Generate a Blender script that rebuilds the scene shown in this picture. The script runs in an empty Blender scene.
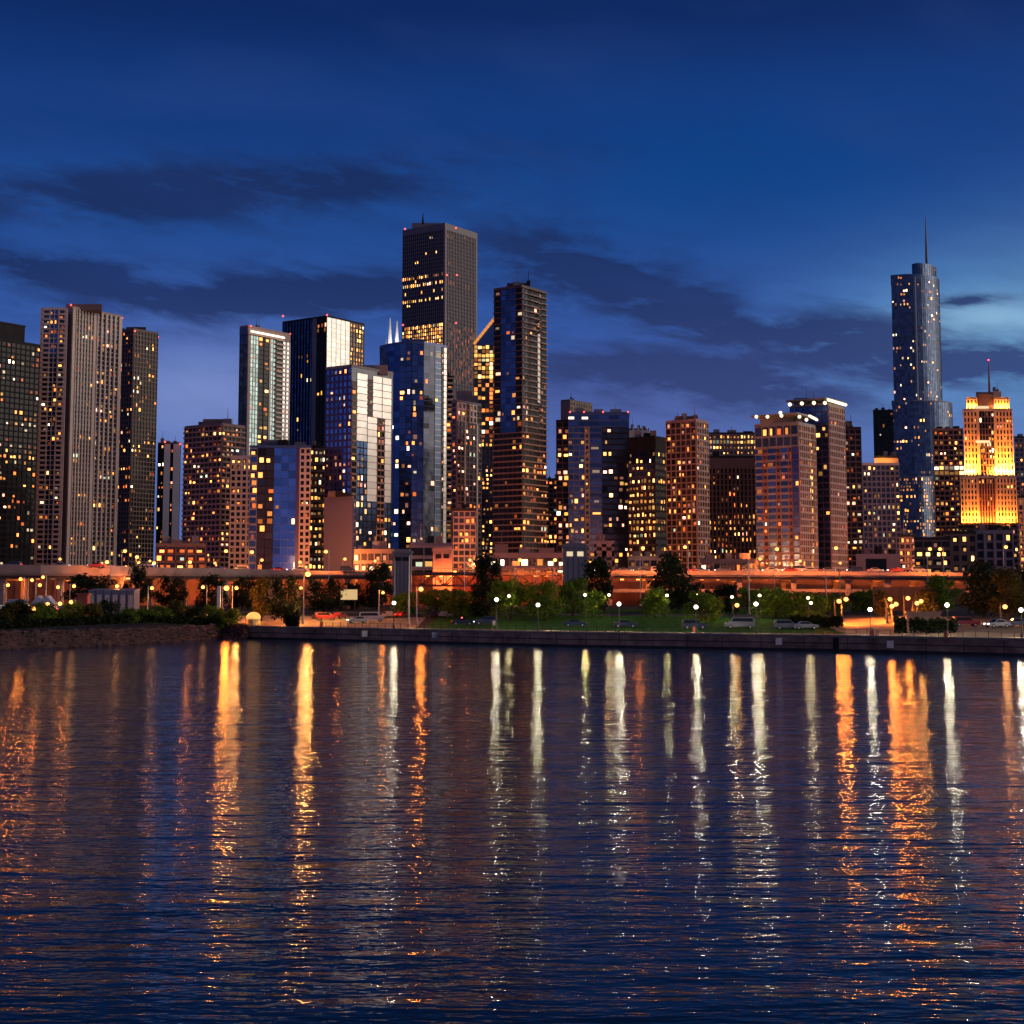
import bpy, math, random
from mathutils import Vector, Matrix
R = math.radians
rnd = random.Random(7)
scene = bpy.context.scene
COL = scene.collection

# ------------------------------------------------------------------ camera model
F = 1500.0; CX = 512.0; CY = 448.0; HORIZON = 592.0; CAMZ = 10.0
PITCH = math.atan((HORIZON - CY) / F)
cp, sp = math.cos(PITCH), math.sin(PITCH)
def wx(px, Y, Z=CAMZ): return (px - CX) / F * (Y * cp + (Z - CAMZ) * sp)
def wz(py, Y):
    r = (CY - py) / F
    return CAMZ + Y * (r * cp + sp) / (cp - r * sp)

# ------------------------------------------------------------------ helpers
class MB:
    def __init__(s): s.v = []; s.f = []; s.m = []; s.sm = False
    def quad(s, a, b, c, d, m=0):
        n = len(s.v); s.v += [tuple(a), tuple(b), tuple(c), tuple(d)]; s.f.append((n, n+1, n+2, n+3)); s.m.append(m)
    def poly(s, pts, m=0):
        n = len(s.v); s.v += [tuple(p) for p in pts]; s.f.append(tuple(range(n, n+len(pts)))); s.m.append(m)
    def prism(s, base, z0, z1, m=0, tops=None, cap=True):
        """base: ccw list of (x, y); vertical prism; tops: optional z per vertex"""
        n = len(s.v); k = len(base)
        s.v += [(x, y, z0) for x, y in base]
        s.v += [(x, y, (tops[i] if tops else z1)) for i, (x, y) in enumerate(base)]
        for i in range(k):
            j = (i+1) % k
            s.f.append((n+i, n+j, n+k+j, n+k+i)); s.m.append(m)
        if cap:
            s.f.append(tuple(range(n+k, n+2*k))); s.m.append(m)
            s.f.append(tuple(range(n+k-1, n-1, -1))); s.m.append(m)
    def box(s, x0, x1, y0, y1, z0, z1, m=0):
        s.prism([(x0, y0), (x1, y0), (x1, y1), (x0, y1)], z0, z1, m)
    def obox(s, o, u, n, u0, u1, d0, d1, z0, z1, m=0):
        """box in a facade's frame: o origin (x,y), u along the wall, n outward"""
        q = [(u0, d1), (u1, d1), (u1, d0), (u0, d0)]
        s.prism([(o[0] + u[0]*a + n[0]*b, o[1] + u[1]*a + n[1]*b) for a, b in q], z0, z1, m)
    def tube(s, p0, p1, r0, r1=None, k=6, m=0, cap=True):
        r1 = r0 if r1 is None else r1
        p0 = Vector(p0); p1 = Vector(p1); d = (p1-p0)
        if d.length < 1e-6: return
        d.normalize(); a = d.orthogonal().normalized(); b = d.cross(a)
        n = len(s.v)
        for p, r in ((p0, r0), (p1, r1)):
            for i in range(k):
                t = 2*math.pi*i/k; q = p + a*(r*math.cos(t)) + b*(r*math.sin(t)); s.v.append(tuple(q))
        for i in range(k):
            j = (i+1) % k; s.f.append((n+i, n+j, n+k+j, n+k+i)); s.m.append(m)
        if cap:
            s.f.append(tuple(range(n+k, n+2*k))); s.m.append(m)
            s.f.append(tuple(range(n+k-1, n-1, -1))); s.m.append(m)
    def ball(s, c, rx, ry=None, rz=None, k=8, h=6, m=0):
        ry = rx if ry is None else ry; rz = rx if rz is None else rz
        n = len(s.v)
        for i in range(h+1):
            ph = math.pi*i/h
            for j in range(k):
                t = 2*math.pi*j/k
                s.v.append((c[0]+rx*math.sin(ph)*math.cos(t), c[1]+ry*math.sin(ph)*math.sin(t), c[2]+rz*math.cos(ph)))
        for i in range(h):
            for j in range(k):
                jj = (j+1) % k
                s.f.append((n+i*k+j, n+(i+1)*k+j, n+(i+1)*k+jj, n+i*k+jj)); s.m.append(m)
    def mesh(s, name, mats):
        me = bpy.data.meshes.new(name); me.from_pydata(s.v, [], s.f)
        for x in (mats if isinstance(mats, (list, tuple)) else [mats]): me.materials.append(x)
        if any(s.m): me.polygons.foreach_set('material_index', s.m)
        if s.sm: me.polygons.foreach_set('use_smooth', [True]*len(s.f))
        me.update(); return me
    def build(s, name, mats, parent=None):
        return link(bpy.data.objects.new(name, s.mesh(name, mats)), parent)
def link(o, parent=None):
    COL.objects.link(o)
    if parent is not None: o.parent = parent
    return o
def tag(o, label=None, cat=None, group=None, kind=None):
    if label: o['label'] = label
    if cat: o['category'] = cat
    if group: o['group'] = group
    if kind: o['kind'] = kind
    return o
def thing(name, label, cat, loc=(0, 0, 0), rz=0, group=None):
    o = link(bpy.data.objects.new(name, None)); o.location = loc; o.rotation_euler = (0, 0, rz); o.empty_display_size = .3
    return tag(o, label, cat, group)
def kids(o): return [c for c in list(COL.objects) if c.parent == o]
def copy_tree(o, parent=None, cache=None):
    """cache: children lists of the prototype"""
    c = o.copy(); COL.objects.link(c)
    if parent is not None: c.parent = parent
    for ch in cache.get(o.name, []): copy_tree(ch, c, cache)
    return c
def tree_cache(root):
    d = {}
    allo = list(COL.objects)
    def rec(o):
        ks = [c for c in allo if c.parent == o]; d[o.name] = ks
        for k in ks: rec(k)
    rec(root); return d

# ------------------------------------------------------------------ materials
def newmat(name):
    m = bpy.data.materials.new(name); m.use_nodes = True
    nt = m.node_tree; b = nt.nodes['Principled BSDF']; return m, nt, b
def pbr(name, col, rough=.6, metal=0., spec=.5, var=.0, vscale=.3, bump=0., coord='Object'):
    m, nt, b = newmat(name)
    b.inputs['Base Color'].default_value = (*col, 1); b.inputs['Roughness'].default_value = rough
    b.inputs['Metallic'].default_value = metal; b.inputs['Specular IOR Level'].default_value = spec
    if var or bump:
        tc = nt.nodes.new('ShaderNodeTexCoord'); nz = nt.nodes.new('ShaderNodeTexNoise')
        nz.inputs['Scale'].default_value = vscale; nz.inputs['Detail'].default_value = 5
        nt.links.new(tc.outputs[coord], nz.inputs['Vector'])
        if var:
            mx = nt.nodes.new('ShaderNodeMix'); mx.data_type = 'RGBA'
            mr = nt.nodes.new('ShaderNodeMapRange'); mr.inputs[1].default_value = .3; mr.inputs[2].default_value = .7
            nt.links.new(nz.outputs[0], mr.inputs[0]); nt.links.new(mr.outputs[0], mx.inputs[0])
            mx.inputs[6].default_value = (*[c*(1-var) for c in col], 1); mx.inputs[7].default_value = (*[min(1, c*(1+var)) for c in col], 1)
            nt.links.new(mx.outputs[2], b.inputs['Base Color'])
        if bump:
            bp = nt.nodes.new('ShaderNodeBump'); bp.inputs['Strength'].default_value = 1; bp.inputs['Distance'].default_value = bump
            nt.links.new(nz.outputs[0], bp.inputs['Height']); nt.links.new(bp.outputs[0], b.inputs['Normal'])
    return m
def emi(name, col, st, sample=False):
    m, nt, b = newmat(name)
    b.inputs['Base Color'].default_value = (*[c*.3 for c in col], 1)
    b.inputs['Emission Color'].default_value = (*col, 1); b.inputs['Emission Strength'].default_value = st
    m.cycles.emission_sampling = 'AUTO' if sample else 'NONE'
    return m
def glass(name, col, metal, rough=.12, var=1.):
    m, nt, b = newmat(name)
    b.inputs['Base Color'].default_value = (*col, 1); b.inputs['Metallic'].default_value = metal; b.inputs['Roughness'].default_value = rough
    tc = nt.nodes.new('ShaderNodeTexCoord'); nz = nt.nodes.new('ShaderNodeTexNoise'); nz.inputs['Scale'].default_value = .07; nz.inputs['Detail'].default_value = 3
    bp = nt.nodes.new('ShaderNodeBump'); bp.inputs['Strength'].default_value = .5; bp.inputs['Distance'].default_value = .5
    nt.links.new(tc.outputs['Object'], nz.inputs['Vector']); nt.links.new(nz.outputs[0], bp.inputs['Height']); nt.links.new(bp.outputs[0], b.inputs['Normal'])
    ge = nt.nodes.new('ShaderNodeNewGeometry'); mx = nt.nodes.new('ShaderNodeMix'); mx.data_type = 'RGBA'
    mx.inputs[6].default_value = (*[c*(1-.45*var) for c in col], 1); mx.inputs[7].default_value = (*[min(1, c*(1+.35*var)) for c in col], 1)
    nt.links.new(ge.outputs['Random Per Island'], mx.inputs[0]); nt.links.new(mx.outputs[2], b.inputs['Base Color'])
    return m
M = {}
M['gdark'] = glass('dark_glass', (.04, .045, .065), .45)
M['gblack'] = glass('black_glass', (.012, .012, .016), .0); M['gblack'].node_tree.nodes['Principled BSDF'].inputs['Specular IOR Level'].default_value = .15
M['gblue'] = glass('blue_glass', (.13, .24, .5), .9, .08)
M['gnavy'] = glass('navy_glass', (.05, .1, .23), .8, .25)
M['gteal'] = glass('teal_glass', (.22, .34, .34), .75, .2)
M['gsilver'] = glass('silver_glass', (.62, .6, .56), .75, .28, .3)
M['gtrump'] = glass('bluegrey_glass', (.07, .11, .19), .5, .3)
M['gbronze'] = glass('bronze_glass', (.07, .05, .04), .5)
M['dark'] = pbr('dark_metal', (.025, .023, .025), .8, .0, .15, var=.2)
M['brown'] = pbr('brown_concrete', (.22, .15, .13), .7, var=.2, vscale=.1)
M['darkbrown'] = pbr('dark_brown_cladding', (.1, .065, .058), .6, var=.2, vscale=.1)
M['pink'] = pbr('rose_granite', (.32, .21, .19), .6, var=.15, vscale=.1)
M['rust'] = pbr('red_brick', (.24, .11, .08), .7, var=.2, vscale=.15)
M['pale'] = pbr('pale_concrete', (.6, .5, .43), .7, var=.12, vscale=.08)
M['white'] = pbr('white_concrete', (.75, .72, .7), .7, var=.08, vscale=.08)
M['grey'] = pbr('grey_concrete', (.22, .21, .23), .7, var=.15, vscale=.08)
M['lav'] = pbr('lavender_grey_panel', (.16, .14, .19), .6, var=.08, vscale=.05)
M['granite'] = pbr('white_granite', (.19, .155, .17), .55, var=.08, vscale=.06)
M['stone'] = pbr('warm_limestone', (.55, .38, .24), .75, var=.15, vscale=.12)
M['blueframe'] = pbr('blue_panel', (.06, .1, .22), .35, .4)
M['purple'] = pbr('purple_panel', (.07, .055, .15), .4, .3)
M['silver'] = pbr('silver_panel', (.6, .57, .52), .35, .5, var=.05)
LIT = {}
LITCOL = {'a': (1, .36, .07), 'o': (1, .2, .035), 'y': (1, .52, .13), 'w': (1, .78, .48), 'p': (1, .42, .26), 'g': (.75, .9, .6), 'b': (.3, .5, 1)}
for k, c in LITCOL.items():
    for i, s in enumerate((.22, .75, 2.2, 6)):
        LIT[k + str(i)] = emi('lit_window_%s_%d' % ({'a':'amber','o':'orange','y':'yellow','w':'warm_white','p':'peach','g':'greenish','b':'blue'}[k], i), c, s)
RED = emi('red_beacon', (1, .06, .05), 5)
WHITEL = emi('white_strip', (1, .85, .6), 3)

# ------------------------------------------------------------------ facades
# style: fh floor height, bay, pw pier width, pd pier depth, sh slab height, sd slab depth, lit probability, pal palette, g glass, f frame
def S(fh=3.4, bay=3.4, pw=.5, pd=.35, sh=.7, sd=.25, lit=.12, pal='aaaooyp', g='gdark', f='brown', rows=None, mid=None, pe=1, win=True, dim=0, balc=0):
    return dict(fh=fh*.92, bay=bay*.8, pw=pw*.85, pd=pd, sh=sh*.9, sd=sd, lit=lit, pal=pal, g=g, f=f, rows=rows, pe=pe, win=win, dim=dim, balc=balc)
FMATS = ['brown','darkbrown','pink','rust','pale','white','grey','lav','granite','stone','blueframe','purple','silver','dark','gdark','gblack','gblue','gnavy','gteal','gsilver','gtrump','gbronze']
FIDX = {k: i for i, k in enumerate(FMATS)}
FLIST = [M[k] for k in FMATS]
def pick_lit(pal, rg, dim=0):
    k = rg.choice(pal); r = rg.random()
    if rg.random() < .07: k = rg.choice('wwgp')
    lv = 0 if r < .34+dim else 1 if r < .62+dim else 2 if r < .9+dim*.5 else 3
    return k + str(lv)
def face(fr, gl, wins, P, Q, z0, z1, st, u0=0., u1=1., rg=rnd):
    """P -> Q wall base from left to right as seen from outside"""
    L = math.hypot(Q[0]-P[0], Q[1]-P[1])
    if L < .5 or z1-z0 < 1: return
    u = ((Q[0]-P[0])/L, (Q[1]-P[1])/L); n = (u[1], -u[0])
    a, b = u0*L, u1*L; W = b-a
    nb = max(1, round(W/st['bay'])); bw = W/nb
    nf = max(1, round((z1-z0)/st['fh'])); fh = (z1-z0)/nf
    fi = FIDX[st['f']]; pe = st['pe']
    if st['pd'] > 0 and st['pw'] > 0:
        for i in range(0, nb+1, pe):
            c = a+i*bw; h = st['pw']/2
            fr.obox(P, u, n, max(a, c-h), min(b, c+h), .0, st['pd'], z0, z1, fi)
    if st['sh'] > 0:
        for j in range(nf+1):
            zz = z0+j*fh
            fr.obox(P, u, n, a+.003, b-.003, .0, st['sd'], max(z0+.002, zz-st['sh']/2), min(z1-.002, zz+st['sh']/2), fi)
    if not st['win']: return
    gi = st['g']
    run = 0; rk = None
    for j in range(nf):
        rowlit = None
        if st['rows']:
            v = (j+.5)/nf
            for (v0, v1, p, pal) in st['rows']:
                if v0 <= v <= v1: rowlit = (p, pal)
        run = 0
        floorf = rg.choice((.4, .6, 1, 1, 1.2, 1.7))
        if not rowlit and .03 < st['lit'] < .5 and rg.random() < .04: floorf = .5/st['lit']
        for i in range(nb):
            p = st['lit']*floorf*1.45; pal = st['pal']
            if rowlit: p, pal = rowlit
            if run > 0: run -= 1; mk = rk
            elif rg.random() < p:
                mk = pick_lit(pal, rg, st['dim']); rk = mk
                run = rg.choice((0, 0, 0, 1)) if not rowlit else 0
            else: mk = None
            x0 = a+i*bw + (st['pw']/2 if (i % pe == 0) else .06); x1 = a+(i+1)*bw - (st['pw']/2 if ((i+1) % pe == 0) else .06)
            za = z0+j*fh+st['sh']/2; zb = z0+(j+1)*fh-st['sh']/2
            def add(xa, xb, ya, yb_, d, g, lit):
                wins.append(([(P[0]+u[0]*x+n[0]*d, P[1]+u[1]*x+n[1]*d, z) for x, z in ((xa, ya), (xb, ya), (xb, yb_), (xa, yb_))], g, lit))
            if mk:
                w_, h_ = x1-x0, zb-za
                if rowlit: add(x0+w_*.04, x1-w_*.04, za, zb-h_*rg.choice((0, 0, .25)), .06, mk, True)
                else:      # the lit part between drawn curtains and blinds
                    add(x0, x1, za, zb, .05, gi, False)
                    ww = w_*rg.uniform(.3, .68); xs = x0+(w_-ww)*rg.random(); hh = h_*rg.uniform(.45, .9)
                    add(xs, xs+ww, za+h_*.03, za+hh, .09, mk, True)
            else:
                g = gi
                if gi in ('gdark', 'gbronze') and rg.random() < .12: g = rg.choice(('gblack', 'gdark', 'gbronze'))
                add(x0, x1, za, zb, .05, g, False)
WM = {}
WM.update({k: v for k, v in LIT.items()}); WM.update({k: M[k] for k in FMATS if k.startswith('g')})
WKEYS = list(WM); WIDX = {k: i for i, k in enumerate(WKEYS)}; WLIST = [WM[k] for k in WKEYS]
def emit_windows(wins, parent, npx, limit=100):
    """the hundred that show largest are parts, lit ones first; the rest one part of kind stuff"""
    if not wins: return
    order = list(range(len(wins))); rnd.shuffle(order)
    order.sort(key=lambda i: not wins[i][2])
    if npx < 2.0: limit = 40
    single = set(order[:limit]); cnt = 0
    mb = MB()
    for i, (q, g, lit) in enumerate(wins):
        if i in single:
            w = MB(); c = Vector(q[0]); w.quad(*[tuple(Vector(p)-c) for p in q])
            o = bpy.data.objects.new('window', w.mesh('window', WM[g])); o.location = c - Vector(parent.location); link(o, parent)
        else: mb.quad(*q, WIDX[g])
    if mb.f:
        used = sorted(set(mb.m)); rm = {k: i for i, k in enumerate(used)}
        mb.m = [rm[k] for k in mb.m]
        o = mb.build('window', [WLIST[k] for k in used], parent); o['kind'] = 'stuff'
        o.location = -Vector(parent.location)
THETA = R(35)
def corner(xl, xc, xr, D, yt, th=THETA):
    """chain of base points for a box with corner at px xc, depth D"""
    Z = wz(yt, D); k = (Z-CAMZ)*sp
    Cx = wx(xc, D, Z); s, c = math.sin(th), math.cos(th)
    a = (xl-CX)/F; w1 = (Cx - a*(D*cp+k))/(c + a*s*cp)
    a = (xr-CX)/F; w2 = (a*(D*cp+k) - Cx)/(s - a*c*cp)
    return [(Cx-w1*c, D+w1*s), (Cx, D), (Cx+w2*s, D+w2*c)], Z
def flat(xl, xr, D, yt, depth=25):
    Z = wz(yt, D)
    return [(wx(xl, D, Z), D), (wx(xr, D, Z), D)], Z
def close_chain(ch, depth):
    """visible chain left->right; add back points"""
    if len(ch) == 3 and depth is None:
        A, B, C = ch; return [A, B, C, (A[0]+C[0]-B[0], A[1]+C[1]-B[1])]
    d = depth or 25
    yb = max(p[1] for p in ch)+d
    return list(ch) + [(ch[-1][0]*yb/ch[-1][1], yb), (ch[0][0]*yb/ch[0][1], yb)]
GZ = 6.0
class Bld:
    def __init__(s, name, label, cat='tower', group=None):
        s.name, s.label, s.cat, s.group = name, label, cat, group
        s.root = None; s.body = MB(); s.fr = MB(); s.roof = MB(); s.wins = []; s.px = 3; s.lamps = []; s.rg = random.Random(name+label)
    def mass(s, ch, Z, styles, z0=GZ, depth=None, core='gdark', tops=None, parapet=1.2, cap='dark'):
        """styles: per chain edge: a style or list of (u0,u1,style[,y0,y1])"""
        if s.root is None:
            c = ch[len(ch)//2]; s.root = thing(s.name, s.label, s.cat, (c[0], c[1], GZ), 0, s.group); s.D = c[1]
        base = close_chain(ch, depth)
        s.body.prism(base, z0, Z, FIDX[core], tops)
        for i in range(len(ch)-1):
            st = styles[i] if i < len(styles) else styles[-1]
            if st is None: continue
            for t in (st if isinstance(st, list) else [(0, 1, st)]):
                u0, u1, sty = t[:3]
                za = z0 if len(t) < 4 or t[3] is None else t[3]; zb = Z if len(t) < 5 or t[4] is None else t[4]
                if isinstance(sty, str):   # plain panel
                    P, Q = ch[i], ch[i+1]; L = math.hypot(Q[0]-P[0], Q[1]-P[1]); u = ((Q[0]-P[0])/L, (Q[1]-P[1])/L); n = (u[1], -u[0])
                    s.fr.obox(P, u, n, u0*L, u1*L, 0, .4, za, zb, FIDX[sty])
                    continue
                face(s.fr, s.body, s.wins, ch[i], ch[i+1], za, zb, sty, u0, u1, s.rg)
                s.px = max(1, sty['fh']*F/s.D*.6)
        if parapet and not tops:
            k = len(base); cx = sum(p[0] for p in base)/k; cy = sum(p[1] for p in base)/k
            outer = [(cx+(x-cx)*1.012, cy+(y-cy)*1.012) for x, y in base]
            s.roof.prism(outer, Z+.003, Z+parapet, FIDX[cap])
        s.last = (base, Z)
        return s
    def box(s, xl, xc, xr, yt, D, styles, yb=None, th=THETA, **kw):
        ch, Z = corner(xl, xc, xr, D, yt, th)
        return s.mass(ch, Z, styles, z0=(GZ if yb is None else wz(yb, D)), **kw)
    def flatbox(s, xl, xr, yt, D, styles, yb=None, depth=20, **kw):
        ch, Z = flat(xl, xr, D, yt)
        return s.mass(ch, Z, styles, z0=(GZ if yb is None else wz(yb, D)), depth=depth, **kw)
    def pent(s, xl, xr, yt, D, m='dark', yb=None, depth=12):
        ch, Z = flat(xl, xr, D, yt)
        s.roof.prism(close_chain(ch, depth), (s.last[1]-1 if yb is None else wz(yb, D)), Z, FIDX[m]); return s
    def beacon(s, px, py, D):
        z = wz(py, D); mb = MB(); c = s.root.location
        x = wx(px, D, z)-c.x; y = D-c.y
        mb.ball((x, y, z-c.z), .55*D/900, k=6, h=4)
        mb.build('beacon', [RED], s.root); return s
    def mast(s, px, y0, y1, D, r=.8, m='grey', name='spire'):
        z0 = wz(y0, D); z1 = wz(y1, D); c = s.root.location; mb = MB()
        x = wx(px, D, z1)-c.x; y = D-c.y
        zz = [z0-c.z, z0-c.z+(z1-z0)*.35, z0-c.z+(z1-z0)*.7, z1-c.z]; rr = [r, r*.75, r*.45, r*.2]
        for i in range(3): mb.tube((x, y, zz[i]), (x, y, zz[i+1]), rr[i], rr[i+1], 6)
        mb.build(name, M[m], s.root); return s
    def done(s):
        off = -s.root.location
        if s.last[0]:
            base, Z = s.last; A, B_ = base[0], base[1]; Cc = base[-1]; rg = s.rg; w1 = math.hypot(B_[0]-A[0], B_[1]-A[1]); 
            for k in range(2 if w1 < 12 else 3):
                a = .2+.28*k+rg.uniform(-.05, .08); q = rg.uniform(.3, .6)
                x = A[0]+(B_[0]-A[0])*a+(Cc[0]-A[0])*q; y = A[1]+(B_[1]-A[1])*a+(Cc[1]-A[1])*q
                w2 = w1*rg.uniform(.05, .1); h2 = rg.uniform(1.5, 3.6)
                mb = MB(); mb.box(x-w2, x+w2, y-2, y+2, Z+1.2, Z+1.2+h2, 0)
                if rg.random() < .5: mb.tube((x, y, Z+1.2+h2), (x, y, Z+1.2+h2+rg.uniform(3, 7)), .22, .1, 4)
                mb.build('rooftop_unit', M[rg.choice(('grey', 'brown', 'dark'))], s.root).location = off
        for mb, nm in ((s.body, 'wall'), (s.fr, 'facade_frame'), (s.roof, 'roof')):
            if not mb.f: continue
            used = sorted(set(mb.m)); rm = {k: i for i, k in enumerate(used)}; mb.m = [rm[k] for k in mb.m]
            o = mb.build(nm, [FLIST[k] for k in used], s.root); o.location = off
        emit_windows(s.wins, s.root, s.px)
        return s.root

# ------------------------------------------------------------------ the skyline, left to right
WA = 'aaaooyp'
# 1 far left black tower
b = Bld('residential_tower', 'near-black tower cut off by the left edge, dotted with orange windows')
b.box(-60, -8, 40, 339, 820, [S(lit=.1, g='gblack', f='dark', bay=4, sh=1.0), S(lit=.16, g='gblack', f='dark', bay=4, sh=1.0, pal='aaooyw')], core='gblack')
b.box(-60, -14, 25, 321, 840, ['dark', None], yb=345, core='dark'); b.done()
# 2 pale ribbed tower
b = Bld('residential_tower', 'tallest tower at the left, with pale vertical concrete ribs')
ribs = S(fh=3.1, bay=3.0, pw=1.0, pd=.9, sh=.8, sd=.2, lit=.07, g='gteal', f='pale', pal='aaoyw')
ribsl = S(fh=3.1, bay=3.0, pw=1.0, pd=.9, sh=.6, sd=.2, lit=.12, g='gdark', f='pale', pal='aaoyp')
zr = wz(428, 880)  # teal glass above this height paints in reflected sky, dark glass below
ribs2 = S(fh=3.1, bay=4.5, pw=1.3, pd=1.0, sh=.5, sd=.15, lit=.11, g='gdark', f='pale', pal='aaoyp')
balc = S(fh=3.1, bay=4.4, pw=1.6, pd=.2, sh=1.3, sd=.7, lit=.12, g='gdark', f='pale', pal='aaoyw')
b.flatbox(41, 68, 309.5, 868, [[(0, .08, 'pale'), (.08, .36, balc), (.36, .66, S(fh=3.1, bay=3, pw=.4, sh=.5, lit=.12, g='gnavy', f='pale')), (.66, .92, balc), (.92, 1, 'pale')]], cap='pale')
b.box(64, 73, 122, 308, 880, ['grey', [(0, .06, 'pale'), (.06, .42, ribs, zr, None), (.06, .42, ribsl, None, zr), (.42, .48, 'pale'), (.48, .94, ribs2), (.94, 1, 'pale')]], cap='pink')
b.pent(66, 102, 304, 884, 'brown', yb=310, depth=30)
b.beacon(71, 305, 880); b.beacon(122, 318, 915)
b.done()
# 3 brown grid tower
b = Bld('residential_tower', 'dark brown tower with fine beige grid, right beside the pale ribbed tower')
g3 = S(fh=3.2, bay=3.2, pw=.5, pd=.5, sh=.6, sd=.45, lit=.10, g='gblack', f='brown', pal='aaooyw')
b.box(108, 134, 158, 330, 960, [g3, g3], core='gblack', cap='darkbrown'); b.pent(126, 146, 327, 970, 'darkbrown')
b.beacon(135, 331, 958); b.beacon(158, 337, 1000); b.done()
# 4 slim with two white piers
b = Bld('office_tower', 'slim dark tower with two broad white vertical piers, low behind the brown grid tower')
b.flatbox(158, 181, 444, 1050, [[(0, .28, S(lit=.12, g='gblack', f='dark')), (.28, .55, 'white'), (.55, .68, S(lit=.15, g='gblack', f='dark', bay=3)), (.68, .97, 'white')]], core='gblack', cap='darkbrown')
b.beacon(165, 442, 1045); b.beacon(180, 444, 1045); b.done()
# 5 balcony block
b = Bld('residential_tower', 'squat brown balcony tower with stepped rooftop box and many orange windows')
bb = S(fh=3.1, bay=4.2, pw=.5, pd=.5, sh=1.0, sd=1.2, lit=.24, g='gblack', f='pink', pal='aaoopy')
b.box(185, 222, 244, 425, 800, [bb, bb], core='gblack', cap='brown'); b.pent(203, 227, 419, 812, 'brown'); b.done()
# 5b white punched grid
b = Bld('apartment_building', 'narrow white apartment block punched with small square windows, beside the blue glass block')
wg = S(fh=3.0, bay=2.9, pw=1.1, pd=.4, sh=1.1, sd=.38, lit=.1, g='gblack', f='pale', pal='aaoy')
b.flatbox(231, 253, 458, 700, [wg], core='gblack', cap='pale'); b.done()
# 6 teal and cream tower
b = Bld('residential_tower', 'slender cream and teal tower with a white light line under its roof')
tl = S(fh=3.1, bay=3, pw=.3, pd=.3, sh=.5, sd=.2, lit=.03, g='gteal', f='pale')
b.box(240, 248, 290, 334, 900, [S(fh=3.1, bay=5, pw=.4, sh=.4, lit=0, g='gnavy', f='blueframe'),
      [(0, .06, 'pink'), (.06, .25, tl), (.25, .5, S(fh=3.1, bay=5, pw=.3, sh=.3, lit=.16, g='gblack', f='dark', pal='aoy')), (.5, .54, 'pale'),
       (.54, .65, tl), (.65, .82, S(fh=3.1, bay=6, pw=.4, pd=.3, sh=1.2, sd=1.4, lit=.05, g='gblack', f='pale')), (.82, 1, S(fh=3.1, bay=4, pw=.8, pd=.5, sh=1.0, sd=.4, lit=.03, g='gsilver', f='white'))]], core='gblack', cap='pale')
b.box(240, 248, 290, 327, 899, ['blueframe', 'pink'], yb=334, core='grey', cap='pink')
mb = MB(); (A, B_, C_), Z = corner(240, 248, 290, 898, 327); o = b.root.location
u = Vector((C_[0]-B_[0], C_[1]-B_[1], 0)).normalized(); n = Vector((u.y, -u.x, 0))
L = (Vector(C_)-Vector(B_)).length
mb.obox((B_[0]-o.x, B_[1]-o.y), (u.x, u.y), (n.x, n.y), 2, L*.85, .5, .9, Z-2.8-o.z, Z-1.9-o.z)
mb.build('roof_light_strip', WHITEL, b.root)
b.beacon(251, 326, 899); b.beacon(290, 334, 935); b.done()
# 7 dark slab with silver side
b = Bld('office_tower', 'dark slab tower with a silver side wall and gold lit right corner')
dk = S(fh=3.8, bay=3.6, pw=.9, pd=.7, sh=.25, sd=.1, lit=.035, g='gnavy', f='dark', pal='yaw')
sv = S(fh=3.8, bay=6, pw=.3, pd=.25, sh=.3, sd=.15, lit=0, g='gsilver', f='silver')
gd = S(fh=3.8, bay=3.5, pw=.6, pd=.5, sh=.8, sd=.4, lit=.75, g='gbronze', f='darkbrown', pal='aay')
b.box(283, 327, 364, 317, 1060, [[(0, .68, dk), (.68, .78, 'grey'), (.78, 1, S(fh=3.8, bay=4, pw=.6, sh=.3, lit=.05, g='gblack', f='dark'))], [(0, .62, sv), (.62, 1, gd)]], core='gblack', cap='dark')
b.beacon(283, 316, 1080); b.beacon(327, 315, 1058); b.beacon(362, 325, 1100); b.done()
# 8 blue glass block
b = Bld('office_block', 'mid-rise block with vivid blue glass front and white gridded right edge')
bl = S(fh=3.6, bay=4.2, pw=.12, pd=.08, sh=.2, sd=.08, lit=.05, g='gblue', f='blueframe', pal='aypw')
b.flatbox(250, 311, 448, 640, [[(0, .13, S(fh=3.6, bay=3, pw=.5, sh=.9, lit=.35, g='gnavy', f='grey', pal='aao')), (.13, .4, S(fh=3.6, bay=4, pw=.2, sh=.5, lit=.22, g='gbronze', f='dark', pal='aaoy')), (.4, .76, bl),
    (.76, .82, 'purple'), (.82, 1, wg)]], core='gdark', cap='blueframe')
b.pent(263, 281, 440, 650, 'lav'); b.done()
# 9 yellow banded
b = Bld('office_block', 'narrow building glowing with stacked bright yellow window bands beside the purple-grid tower')
b.flatbox(310, 327, 448, 700, [S(fh=3.8, bay=2.6, pw=.15, pd=.1, sh=1.5, sd=.3, lit=.8, g='gbronze', f='darkbrown', pal='yyaw')], core='gbronze'); b.done()
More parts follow.
